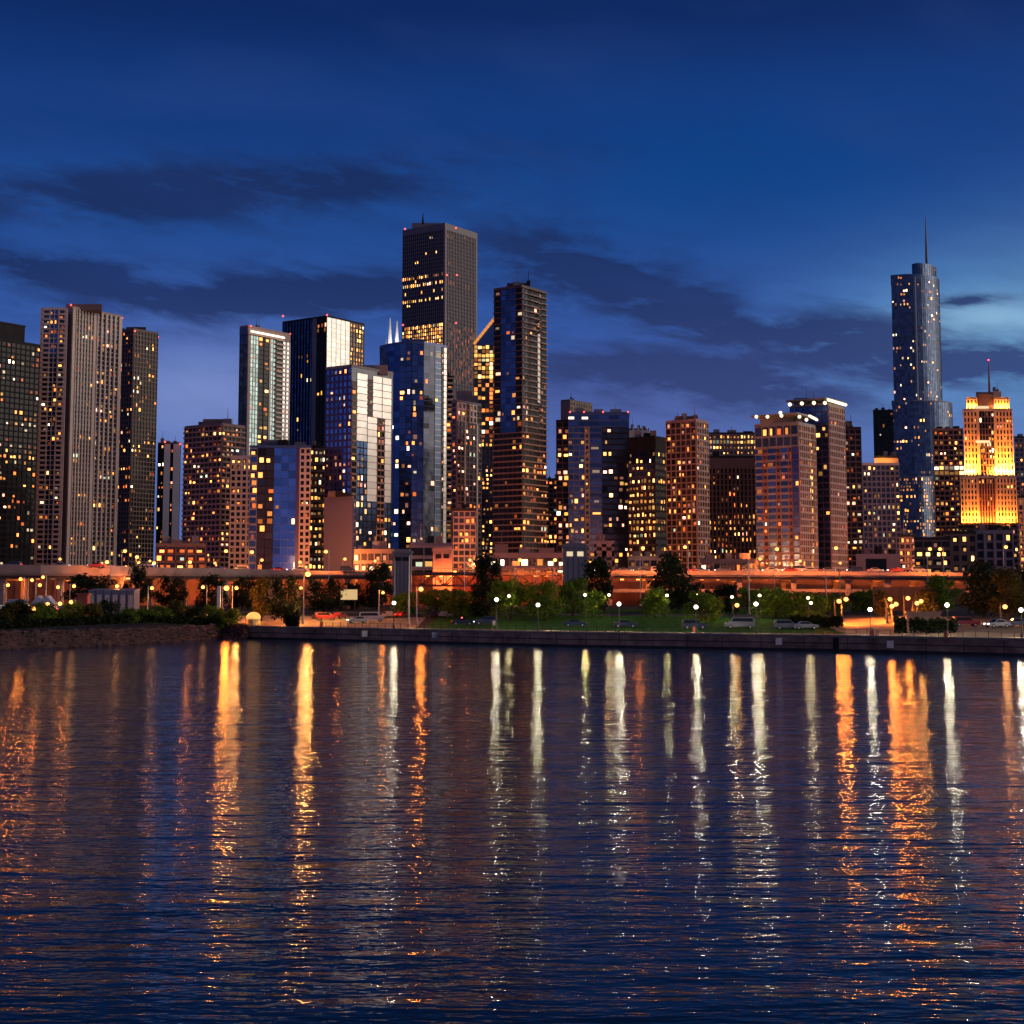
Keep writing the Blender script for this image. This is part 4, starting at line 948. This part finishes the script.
for px, yt, D, wd, k, lb in TR: tree(px, yt, D, wd, k, lb, 'trees in the park and below the viaduct', sink=.15*(wd*D/F))
# low trees of the left shore row
i = 0
for px in range(-8, 236, 17):
    D = 296+(px+8)*.14+rnd.uniform(-3, 6); X = wx(px, D)
    tree(px+rnd.uniform(-3, 3), 604+rnd.uniform(-3, 5), D, rnd.uniform(24, 32), (0, 4, 2, 1, 5)[i % 5], 'low bushy tree on the rocky shore at the left, %s from the left edge' % ORD[i], 'row of low trees along the rocky shore', sink=2.5); i += 1
# hedge along the rock shore and dark bushes on the right plaza
def hedge(label, a, b_, D0, D1, h, m, name='hedge', dens=40):
    mb = MB(); rg = random.Random(int(a)); n = int(abs(b_-a)*dens)
    for i in range(n):
        t = rg.random(); px = a+(b_-a)*t; D = D0+(D1-D0)*t+rg.uniform(-1.2, 1.2); X = wx(px, D); z = gz(X, D)+h*rg.random()**.6*(.88+.08*math.sin(px*.9)+.08*math.sin(px*.31))
        p = Vector((X, D, z)); nn = Vector((rg.gauss(0, 1), rg.gauss(0, 1), rg.gauss(0, 1))).normalized(); q = nn.orthogonal().normalized(); r2 = nn.cross(q); s = rg.uniform(.12, .24)
        mb.quad(p-q*s-r2*s, p+q*s-r2*s, p+q*s+r2*s, p-q*s+r2*s)
    o = mb.build(name, m); tag(o, label, 'hedge'); return o
hedge('long dark hedge on top of the rocky shore at the left', -30, 222, 275, 333, 1.6, LD)
hedge('clipped dark hedge on the right plaza below the sodium lamps', 909, 956, 262, 258, 2.6, LD)
hedge('square clipped bush left of the orange bench wall on the right plaza', 894, 905, 262, 262, 2.8, LD, 'bush', 90)
hedge('round dark planter bush on the quay below the rounded tree', 286, 299, 322, 321, 2.6, LD, 'bush', 90)
hedge('dark ivy bushes under the park trees right of the white van', 790, 842, 285, 280, 2.2, LD)

# ------------------------------------------------------------------ vehicles
def paint(name, col): 
    m = pbr(name, col, .3, .3); m.node_tree.nodes['Principled BSDF'].inputs['Coat Weight'].default_value = .6; return m
PAINT = {'black': paint('paint_black', (.015, .015, .02)), 'navy': paint('paint_navy', (.02, .03, .07)), 'silver': paint('paint_silver', (.25, .25, .26)), 'white': paint('paint_white', (.4, .38, .37)), 'red': paint('paint_red', (.35, .03, .02)), 'grey': paint('paint_grey', (.15, .15, .17))}
Mtyre = pbr('tyre_rubber', (.015, .015, .015), .9); Mrim = pbr('rim_alloy', (.5, .5, .5), .3, .8); Mcglass = pbr('car_window', (.02, .025, .03), .05, .3)
HL = emi('head_light', (1, .95, .8), 6); TL = emi('tail_light', (1, .04, .02), 3); HLo = pbr('unlit_headlight', (.6, .6, .6), .1, .3); TLo = pbr('unlit_taillight', (.3, .02, .02), .2)
PROFS = {
 'sedan': ([(-2.25, .35), (-2.3, .75), (-2.1, .95), (-1.5, 1.0), (-.95, 1.42), (.35, 1.45), (1.05, .98), (2.0, .85), (2.28, .65), (2.25, .32)], [(-1.35, 1.0), (-.88, 1.36), (.3, 1.39), (.9, .98)], 1.8),
 'suv': ([(-2.3, .4), (-2.35, 1.0), (-2.15, 1.72), (-1.7, 1.78), (.55, 1.75), (1.15, 1.15), (2.2, 1.02), (2.35, .7), (2.3, .38)], [(-2.0, 1.12), (-1.85, 1.65), (.5, 1.65), (1.0, 1.15)], 1.9),
 'van': ([(-2.7, .4), (-2.75, 1.2), (-2.65, 2.05), (-2.4, 2.15), (1.2, 2.15), (1.9, 1.35), (2.6, 1.15), (2.75, .8), (2.7, .38)], [(-2.4, 1.3), (-2.35, 1.9), (1.1, 1.95), (1.65, 1.35)], 2.0),
}
def vehicle(kind, px, D, color, label, cat, heading=0., name=None, lights=True, group=None, bar=False):
    prof, win, wd = PROFS[kind]; X = wx(px, D); g = gz(X, D)+.05
    t = thing(name or {'sedan': 'parked_car', 'suv': 'parked_car', 'van': 'van'}[kind], label, cat, (X, D, g), heading, group)
    h = wd/2; mb = MB(); n = len(prof)
    def inset(z): return h*(1-.16*max(0, (z-.95))/.6)
    for s in (-1, 1): mb.v += [(x, s*inset(z), z) for x, z in prof]
    for i in range(n): j = (i+1) % n; mb.f.append((i, j, n+j, n+i)); mb.m.append(0)
    mb.f.append(tuple(range(n-1, -1, -1))); mb.f.append(tuple(range(n, 2*n))); mb.m += [0, 0]
    mb.build('body', PAINT[color], t)
    for s in (-1, 1):
        w = MB(); pts = [(x, s*(inset(z)+.012), z) for x, z in win]; w.poly(pts if s < 0 else pts[::-1]); w.build('side_window', Mcglass, t)
    a, c2 = win[-1], win[-2]; w = MB(); e = .02
    k = [i for i in range(n) if prof[i][0] > 0 and prof[i][1] > 1.3][-1]; p0, p1 = prof[k], prof[k+1]
    w.quad((p0[0]+e+.05, -h*.75, p0[1]-.04), (p0[0]+e+.05, h*.75, p0[1]-.04), (p1[0]+e-.02, h*.82, p1[1]+.05), (p1[0]+e-.02, -h*.82, p1[1]+.05)); w.build('windscreen', Mcglass, t)
    for x in (prof[0][0]+.85, prof[-1][0]-.85):
        for s in (-1, 1):
            w = MB(); w.tube((x, s*(h-.2), .33), (x, s*(h+.02), .33), .34, k=12); wo = w.build('wheel', Mtyre, t)
            w = MB(); w.tube((x, s*(h+.021), .33), (x, s*(h+.04), .33), .2, k=8); w.build('rim', Mrim, wo)
    zf = prof[-2][1]+.0; xf = prof[-2][0]+.005; xb = prof[1][0]-.005
    for s in (-1, 1):
        w = MB(); w.box(xf-.1, xf+.02, s*(h-.35)-.18, s*(h-.35)+.18, zf-.04, zf+.14); w.build('headlight', HL if lights else HLo, t)
        w = MB(); w.box(xb-.02, xb+.08, s*(h-.25)-.14, s*(h-.25)+.14, prof[1][1]-.1, prof[1][1]+.12); w.build('tail_light', TL if lights else TLo, t)
    if bar:
        w = MB(); w.box(-.35, -.1, -.6, 0, 1.46, 1.62); w.build('light_bar', emi('police_red', (1, .05, .03), 6), t); w = MB(); w.box(-.35, -.1, .003, .6, 1.46, 1.62); w.build('light_bar', emi('police_blue', (.3, .5, 1), 3), t)
    return t
PC = 'cars parked along the promenade road'
vehicle('sedan', 463, 312, 'black', 'black police car with red and blue roof light bar', 'police car', name='police_car', bar=True, group=PC)
vehicle('suv', 486, 311, 'navy', 'dark car parked nose to tail behind the police car', 'car', R(180), lights=False, group=PC)
vehicle('sedan', 575, 297, 'navy', 'dark sedan parked beside the lawn, left of the brightest promenade lamp', 'car', lights=False, group=PC)
vehicle('sedan', 625, 292, 'navy', 'dark blue sedan parked behind the brightest promenade lamp', 'car', lights=False, group=PC)
vehicle('suv', 694, 284, 'navy', 'dark blue car parked behind the fifth promenade lamp', 'car', lights=False, group=PC)
vehicle('van', 739, 283, 'grey', 'grey van parked broadside beside the lawn', 'van', R(180), lights=False, group=PC)
vehicle('suv', 786, 278, 'grey', 'grey pickup-like car in the shade of the olive trees', 'car', lights=False, group=PC)
vehicle('sedan', 805, 277, 'silver', 'silver car half hidden behind the shaded grey car', 'car', lights=False, group=PC)
vehicle('sedan', 996, 268, 'white', 'white car with headlights on below the olive tree at the right', 'car', R(200), group=PC)
vehicle('sedan', 1017, 270, 'silver', 'silver car near the right edge of the photo', 'car', lights=False, group=PC)
vehicle('suv', 965, 272, 'red', 'red car with its side lit orange left of the large dark tree', 'car', lights=False, group=PC)
QC = 'vehicles on the quay'
vehicle('sedan', 358, 330, 'silver', 'silver car with headlights on at the lit quay', 'car', R(-160), group=QC)
vehicle('van', 372, 334, 'white', 'white van at the lit quay below the bridge pylon', 'van', lights=False, group=QC)
vehicle('suv', 327, 345, 'red', 'red car on the quay right of the tallest lamp', 'car', lights=False, group=QC)
for i, px in enumerate((318, 340, 388, 402, 432, 446)):
    vehicle('sedan', px, 352-i*2, ('grey', 'red', 'white', 'red', 'black', 'silver')[i], ('grey', 'dark red', 'white', 'red', 'black', 'silver')[i]+' car parked behind the quay, %s from the left in its line' % ORD[i], 'car', R(70 if i % 2 else 110), lights=(i == 3), group=QC)
YC = 'cars in the yard at the left'
for i in range(14):
    px = 3+i*5.2; vehicle('sedan' if i % 3 else 'suv', px, 338+(i % 3)*7, ('white', 'silver', 'grey', 'red', 'white', 'navy')[i % 6], '%s car in the crowded yard at the left, %s from the left edge' % (('white', 'silver', 'grey', 'red', 'white', 'dark blue')[i % 6], ORD[i]), 'car', R(60+i*17 % 60), lights=(i % 5 == 2), group=YC)
VC = 'cars driving on the viaduct'
def deckcar(px, D, color, label, z, head, kind='sedan'):
    t = vehicle(kind, px, D, color, label, 'car', head, name='car', group=VC); t.location.z = z; t.location.x = wx(px, D, z)
deckcar(145, 432, 'silver', 'silver car with lights on atop the left viaduct', wz(567, 432), 0)
deckcar(217, 440, 'white', 'white car atop the left viaduct above the red-orange lamp', wz(570, 440)-.3, R(180))
deckcar(800, 455, 'white', 'white car leading the traffic on the right viaduct', wz(572.5, 455), 0, 'van')
deckcar(790, 453, 'red', 'red car with tail lights on atop the right viaduct', wz(572.5, 453), R(180))
deckcar(750, 455, 'silver', 'silver car atop the right viaduct below the wide brown block', wz(572.5, 455), 0)
for i in range(16):
    px = 600+i*21+rnd.uniform(-5, 5); d_ = 0 if i % 2 else R(180)
    if abs(px-795) < 14 or abs(px-750) < 8: continue
    cc = ('silver', 'grey', 'navy', 'white', 'red')[i % 5]; D = 454 if d_ else 458
    deckcar(px, D, cc, '%s car on the right viaduct, %s from the bridge house end' % ({'navy': 'dark blue'}.get(cc, cc), ORD[i]), wz(572.5, D), d_, 'suv' if i % 3 == 0 else 'sedan')
for i in range(10):
    px = 20+i*36+rnd.uniform(-8, 8)
    if abs(px-145) < 8 or abs(px-217) < 8: continue
    cc = ('grey', 'silver', 'red', 'white', 'navy')[i % 5]; D = 408 if px < 110 else 446; py = 566.5 if px < 110 else 570.5
    deckcar(px, D, cc, '%s car on the left viaduct, %s from the left edge' % ({'navy': 'dark blue'}.get(cc, cc), ORD[i]), wz(py, D)-.4, 0 if i % 2 else R(180), 'suv' if i % 3 == 0 else 'sedan')
# box truck
D = 335; X = wx(21, D); t = thing('box_truck', 'small white box truck in the yard at the far left', 'truck', (X, D, gz(X, D)))
mb = MB(); mb.box(-2.6, 1.1, -1.1, 1.1, .7, 3.2); mb.build('cargo_box', PAINT['white'], t); mb = MB(); mb.prism([(1.15, -1), (2.7, -1), (2.7, 1), (1.15, 1)], .5, 2.1, 0, tops=[2.3, 1.5, 1.5, 2.3]); mb.build('cab', PAINT['silver'], t)
for x in (-1.6, 1.9):
    for s in (-1, 1): mb = MB(); mb.tube((x, s*.85, .4), (x, s*1.08, .4), .4, k=10); mb.build('wheel', Mtyre, t)
mb = MB(); mb.quad((2.2, -.9, 1.85), (2.2, .9, 1.85), (2.72, .9, 1.2), (2.72, -.9, 1.2)); mb.build('windscreen', Mcglass, t)

# ------------------------------------------------------------------ small structures
Mtent = pbr('tent_canvas', (.55, .52, .6), .8); Mredb = pbr('red_paint', (.45, .1, .06), .6, var=.2)
for px, lb in ((40, 'pale peaked tent in the yard, left of two'), (49, 'pale peaked tent in the yard, right of two')):
    D = 340; X = wx(px, D); t = thing('tent', lb, 'tent', (X, D, gz(X, D))); mb = MB()
    mb.v = [(-1.6, -1.6, 2), (1.6, -1.6, 2), (1.6, 1.6, 2), (-1.6, 1.6, 2), (0, -1.6, 3.9), (0, 1.6, 3.9)]; mb.f = [(0, 1, 4), (2, 3, 5), (1, 2, 5, 4), (3, 0, 4, 5)]; mb.m = [0]*4; mb.build('canopy', Mtent, t)
    for a in (-1.5, 1.5):
        for q in (-1.5, 1.5): mb = MB(); mb.tube((a, q, 0), (a, q, 2), .06, k=5); mb.build('pole', Mpolel, t)
D = 330; X = wx(84, D); t = thing('brick_kiosk', 'small red pillar-like hut at the left end of the grey sheds', 'hut', (X, D, gz(X, D)))
mb = MB(); mb.box(-1.1, 1.1, -1.1, 1.1, 0, 4.6); mb.build('wall', Mredb, t); mb = MB(); mb.prism([(-1.4, -1.4), (1.4, -1.4), (1.4, 1.4), (-1.4, 1.4)], 4.603, 4.9); mb.build('roof', Mredb, t); mb = MB(); mb.box(-.4, .4, -1.16, -1.1, 0, 2.1); mb.build('door', M['dark'], t)
Mshed = pbr('shed_metal', (.2, .19, .25), .5, .2, var=.15)
for i in range(6):
    D = 340; a = 88+i*7.8; z = wz(588.5, D); X0 = wx(a, D); X1 = wx(a+7.2, D); c = ((X0+X1)/2, D, gz((X0+X1)/2, D)); w_ = (X1-X0)/2; h = z-c[2]
    t = thing('storage_shed', 'grey-blue storage shed in the row at the left, %s from the red hut' % ORD[i], 'shed', c, 0, 'row of grey storage sheds')
    mb = MB(); mb.prism([(-w_, 0), (w_, 0), (w_, 5), (-w_, 5)], 0, h, 0, tops=[h*.93, h*.93, h, h]); mb.build('wall', Mshed, t); mb = MB(); mb.box(-w_*.6, w_*.6, -.08, 0, 0, h*.75); mb.build('roller_door', M['pale'], t)
# domed kiosk, planters and quay bits
D = 335; X = wx(254, D); t = thing('domed_kiosk', 'yellow-lit domed kiosk on the quay right of the red-orange lamp', 'kiosk', (X, D, gz(X, D)))
mb = MB(); mb.tube((0, 0, 0), (0, 0, 1.7), 1.5, 1.5, 14); mb.build('wall', pbr('cream_panel', (.6, .45, .2), .7), t); mb = MB(); mb.sm = True; mb.ball((0, 0, 1.7), 1.6, 1.6, 1.2, k=14, h=8); mb.build('dome', emi('lit_dome', (1, .55, .14), .9), t)
D = 385; X = wx(349, D); z = wz(589.5, D); t = thing('lit_billboard', 'cream lit rectangular sign box below the left viaduct', 'sign', (X, D, gz(X, D))); g = gz(X, D); h = z-g
mb = MB(); mb.box(-2.1, 2.1, 0, .5, h-2.6, h); mb.build('panel', emi('lit_panel', (1, .7, .3), .55), t)
for a in (-1.5, 1.5): mb = MB(); mb.box(a-.12, a+.12, .1, .4, 0, h-2.605); mb.build('post', Mpole, t)
mb = MB(); mb.box(-2.25, 2.25, -.06, .56, h+.003, h+.2); mb.build('frame', Mpole, t)
for px, yt, lb in ((219, 586, 'pale tall tapering post left of the red-orange quay lamp'),):
    D = 335; X = wx(px, D); g = gz(X, D); t = thing('post', lb, 'post', (X, D, g)); mb = MB(); mb.prism([(-.35, -.35), (.35, -.35), (.35, .35), (-.35, .35)], 0, wz(yt, D)-g); mb.build('shaft', M['white'], t); mb = MB(); mb.box(-.6, .6, -.6, .6, 0, .5); mb.build('base', Mconc, t)
for px, yt, yb, D, lb in ((409, 556, 0, 312, 'tall pale flagpole in front of the tall bridge pylon'), (394.5, 560, 0, 420, 'thin pole crossing the left side of the tall bridge pylon'), (464.5, 545, 0, 430, 'thin tall mast above the truss bridge'), (514, 560, 0, 400, 'thin pole right of the dark bridge tree'), (536.5, 568, 0, 350, 'pale pole above the third promenade lamp'), (553.5, 566, 0, 360, 'pale pole between the bright green tree and the bridge house'), (749, 560, 0, 330, 'tall thin pole right of the white van'), (826, 571, 0, 350, 'pole under the right viaduct above the olive trees')):
    X = wx(px, D); g = gz(X, D); t = thing('pole', lb, 'pole', (X, D, g), 0, 'tall poles'); h = wz(yt, D)-g; mb = MB(); mb.tube((0, 0, .003), (0, 0, h), .2, .1, 6); mb.build('shaft', Mpolel, t); mb = MB(); mb.tube((0, 0, 0), (0, 0, .5), .4, .35, 8); mb.build('base', Mconc, t); mb = MB(); mb.ball((0, 0, h), .18, k=6, h=4); mb.build('finial', Mpolel, t)
# wall signs
Msign = pbr('pale_sign', (.6, .52, .5), .6)
for i, (px, py) in enumerate(((365, 630.5), (435, 630.5), (778, 639), (889, 639))):
    X = wx(px, 290); Y = shore(X)-.62; z = 1.6; X = wx(px, Y)
    t = thing('wall_sign', 'pale square notice on the seawall face, %s from the left' % ORD[i], 'sign', (X, Y, z), 0, 'notices on the seawall'); mb = MB(); mb.box(-.55, .55, 0, .08, -.6, .6); mb.build('panel', Msign, t); mb = MB(); mb.box(-.62, .62, .085, .12, -.67, .67); mb.build('frame', Mpole, t)
X = wx(833, 258); Y = shore(X)-.6; t = thing('ladder', 'dark ladder recess on the seawall below the olive trees', 'ladder', (X, Y, 0)); mb = MB(); mb.box(-.5, .5, .1, .3, .1, 2.3); mb.build('recess_panel', M['dark'], t)
for k in range(6): mb = MB(); mb.tube((-.4, 0, .3+k*.35), (.4, 0, .3+k*.35), .04, k=5); mb.build('rung', Mpole, t)
# low dark fence with posts on the promenade
f0 = thing('chain_fence', 'low dark fence of thin posts along the seawall edge', 'fence', (wx(620, 278), 278, 2.7)); c = f0.location
pts = [(wx(px, 275), shore(wx(px, 275))+.6) for px in range(300, 1040, 9)]
for x, y in pts:
    mb = MB(); mb.tube((x-c.x, y-c.y, .04), (x-c.x, y-c.y, 1.05), .05, k=5); mb.build('post', Mpole, f0)
mb = MB()
for a, q in zip(pts, pts[1:]): mb.tube((a[0]-c.x, a[1]-c.y, .95), (q[0]-c.x, q[1]-c.y, .95), .025, k=4, cap=False)
mb.build('rail', Mpole, f0)
# low orange bench wall at right plaza, benches and bins
D = 285; X = wx(923, D); t = thing('low_wall', 'low pale wall glowing orange on the right plaza behind the clipped hedge', 'wall', (X, D, gz(X, D))); mb = MB(); mb.box(-3.2, 3.2, 0, .5, 0, 1.9); mb.build('wall_face', Mconc, t); mb = MB(); mb.box(-3.4, 3.4, -.15, .65, 1.903, 2.15); mb.build('coping', Mconc, t)
for i, px in enumerate((322, 493.5, 694, 872, 945)):
    D = shore(wx(px, 280))+(6 if i != 1 else 20); X = wx(px, D); t = thing('litter_bin', ('pale utility box beside the dark car behind the police car', 'litter bin near')[0] if i == 1 else 'small litter bin on the promenade, %s from the left' % ORD[i], 'bin', (X, D, gz(X, D)+.03)); mb = MB(); mb.tube((0, 0, 0), (0, 0, 1.0), .35, .38, 10); mb.build('body', M['pale'] if i == 1 else Mredb, t); mb = MB(); mb.tube((0, 0, 1.003), (0, 0, 1.15), .4, .2, 10); mb.build('lid', Mpole, t)

# ------------------------------------------------------------------ sky
def build_world():
    w = bpy.data.worlds.new('World'); scene.world = w; w.use_nodes = True; nt = w.node_tree; N = nt.nodes; Lk = nt.links
    bg = N['Background']
    tc = N.new('ShaderNodeTexCoord'); sx = N.new('ShaderNodeSeparateXYZ'); Lk.new(tc.outputs['Generated'], sx.inputs[0])
    def m(op, a, b=None, c=None, clamp=False):
        n = N.new('ShaderNodeMath'); n.operation = op; n.use_clamp = clamp
        for i, v in enumerate((a, b, c)):
            if v is None: continue
            if isinstance(v, (int, float)): n.inputs[i].default_value = v
            else: Lk.new(v, n.inputs[i])
        return n.outputs[0]
    az = m('ARCTAN2', sx.outputs[0], sx.outputs[1]); el = m('ARCSINE', sx.outputs[2])
    def pxaz(px): return math.atan((px-CX)/F)
    def pyel(py): return math.atan((CY-py)/F)+PITCH
    ramp = N.new('ShaderNodeValToRGB'); Lk.new(m('MULTIPLY', el, 1/R(40)), ramp.inputs[0]); cr = ramp.color_ramp; cr.interpolation = 'EASE'
    st = [(592, (.12, .17, .42)), (430, (.08, .145, .41)), (340, (.028, .088, .34)), (220, (.011, .062, .26)), (131, (.005, .038, .19)), (0, (.002, .018, .11)), (-250, (.001, .008, .05))]
    e = cr.elements
    for i, (py, c) in enumerate(st):
        p = max(0, pyel(py)/R(40)) if py > -200 else .95
        x = e[i] if i < 2 else e.new(p); x.position = p; x.color = (*c, 1)
    def mix(f, a, b, bt='MIX'):
        n = N.new('ShaderNodeMix'); n.data_type = 'RGBA'; n.blend_type = bt; n.clamp_factor = True
        if isinstance(f, (int, float)): n.inputs[0].default_value = f
        else: Lk.new(f, n.inputs[0])
        for i, v in ((6, a), (7, b)):
            if isinstance(v, tuple): n.inputs[i].default_value = (*v, 1)
            else: Lk.new(v, n.inputs[i])
        return n.outputs[2]
    def blob(px, py, wpx, hpx, tilt=0., amp=1.):
        da = m('SUBTRACT', az, pxaz(px)); de = m('SUBTRACT', el, pyel(py))
        if tilt: de = m('SUBTRACT', de, m('MULTIPLY', da, tilt))
        a = m('POWER', m('MULTIPLY', da, F/wpx), 2); b = m('POWER', m('MULTIPLY', de, F/hpx), 2)
        g = m('EXPONENT', m('MULTIPLY', m('ADD', a, b), -1)); return m('MULTIPLY', g, amp) if amp != 1 else g
    cv = N.new('ShaderNodeCombineXYZ'); Lk.new(m('MULTIPLY', az, 7), cv.inputs[0]); Lk.new(m('ADD', m('MULTIPLY', el, 24), m('MULTIPLY', az, 3.0)), cv.inputs[1])
    n1 = N.new('ShaderNodeTexNoise'); n1.inputs['Scale'].default_value = 2.2; n1.inputs['Detail'].default_value = 9; n1.inputs['Roughness'].default_value = .63; n1.inputs['Distortion'].default_value = .25; Lk.new(cv.outputs[0], n1.inputs['Vector'])
    n2 = N.new('ShaderNodeTexNoise'); n2.inputs['Scale'].default_value = .55; n2.inputs['Detail'].default_value = 4; n2.inputs['Distortion'].default_value = .4; Lk.new(cv.outputs[0], n2.inputs['Vector'])
    def mr(v, a, b):
        n = N.new('ShaderNodeMapRange'); n.interpolation_type = 'SMOOTHSTEP'; n.inputs[1].default_value = a; n.inputs[2].default_value = b; Lk.new(v, n.inputs[0]); return n.outputs[0]
    col = ramp.outputs[0]
    # afterglow beyond the right side of the view (sunset to the north-west)
    glow = m('MULTIPLY', m('EXPONENT', m('MULTIPLY', m('POWER', m('MULTIPLY', m('SUBTRACT', az, R(66)), 1/R(19)), 2), -1)), m('EXPONENT', m('MULTIPLY', m('POWER', m('MULTIPLY', m('SUBTRACT', el, R(9)), 1/R(13)), 2), -1)))
    gl2 = m('MULTIPLY', blob(1080, 345, 190, 80), .9)
    col = mix(gl2, col, (.14, .37, .64)); col = mix(blob(205, 400, 120, 60, amp=.75), col, (.19, .26, .56)); col = mix(blob(1000, 330, 75, 20, amp=.6), col, (.3, .5, .68))
    col = mix(blob(640, 400, 170, 50, amp=.5), col, (.06, .075, .27))
    col = mix(blob(760, 170, 260, 70, amp=.75), col, (0, .046, .22))
    # clouds: noise gathered where banks lie
    bank = blob(690, 315, 130, 42, -.40); 
    for args in ((850, 350, 130, 34, -.12), (270, 300, 220, 30, .06), (90, 290, 170, 22, -.1), (200, 200, 260, 30, .1), (960, 375, 150, 24, 0), (590, 275, 130, 40, -.3), (960, 314, 55, 8, 0), (700, 380, 190, 34, -.1)):
        bank = m('MAXIMUM', bank, blob(*args))
    cloud = m('MULTIPLY', mr(m('ADD', n1.outputs[0], m('MULTIPLY', bank, .2)), .38, .74), m('ADD', m('MULTIPLY', bank, 1.5), .12), clamp=True)
    ccol = mix(mr(el, pyel(420), pyel(250)), (.028, .048, .17), (.007, .022, .1))
    col = mix(m('MULTIPLY', cloud, .93), col, ccol)
    thin = m('MULTIPLY', mr(n2.outputs[0], .45, .75), .35); col = mix(thin, col, (.022, .055, .22))
    col = mix(glow, col, (.8, .72, .58))
    # soft glow added to the unseen sky behind the camera, lifting front facades
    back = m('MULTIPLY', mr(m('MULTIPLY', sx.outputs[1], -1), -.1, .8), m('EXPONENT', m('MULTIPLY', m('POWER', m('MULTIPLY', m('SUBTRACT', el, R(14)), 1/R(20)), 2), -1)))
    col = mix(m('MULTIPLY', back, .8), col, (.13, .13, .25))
    low = mr(el, 0, -.08); col = mix(low, col, (.03, .03, .06))
    sky = N.new('ShaderNodeTexSky'); sky.sky_type = 'NISHITA'; sky.sun_disc = False; sky.sun_elevation = R(1); sky.sun_rotation = R(62)
    add = N.new('ShaderNodeMix'); add.data_type = 'RGBA'; add.blend_type = 'ADD'; add.inputs[0].default_value = .004
    Lk.new(col, add.inputs[6]); Lk.new(sky.outputs[0], add.inputs[7])
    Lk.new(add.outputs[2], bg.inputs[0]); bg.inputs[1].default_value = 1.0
build_world()
sl = bpy.data.lights.new('sun', 'SUN'); sl.energy = 1.3; sl.angle = R(45); sl.color = (1, .84, .68)
so = link(bpy.data.objects.new('sun', sl)); d = Vector((math.sin(R(75)), math.cos(R(75))*.2-.15, math.sin(R(12)))); so.rotation_euler = d.to_track_quat('Z', 'Y').to_euler()

# ------------------------------------------------------------------ camera
cam = bpy.data.cameras.new('camera'); co = link(bpy.data.objects.new('camera', cam)); scene.camera = co
cam.sensor_fit = 'HORIZONTAL'; cam.sensor_width = 36; cam.lens = 36*F/1024; cam.shift_y = (CY-512)/1024.
cam.clip_end = 20000; cam.clip_start = .5
co.location = (0, 0, CAMZ); co.rotation_euler = (R(90)+PITCH, 0, 0)
scene.render.engine = 'CYCLES'; cy = scene.cycles
cy.use_denoising = True; cy.max_bounces = 6; cy.diffuse_bounces = 2; cy.glossy_bounces = 3; cy.transmission_bounces = 2; cy.use_light_tree = True
cy.sample_clamp_indirect = 4; cy.sample_clamp_direct = 0; cy.caustics_reflective = False; cy.blur_glossy = 0
try: cy.denoiser = 'OPENIMAGEDENOISE'
except Exception: pass
vs = scene.view_settings; vs.view_transform = 'Standard'; vs.look = 'None'; vs.exposure = .12; vs.gamma = 1
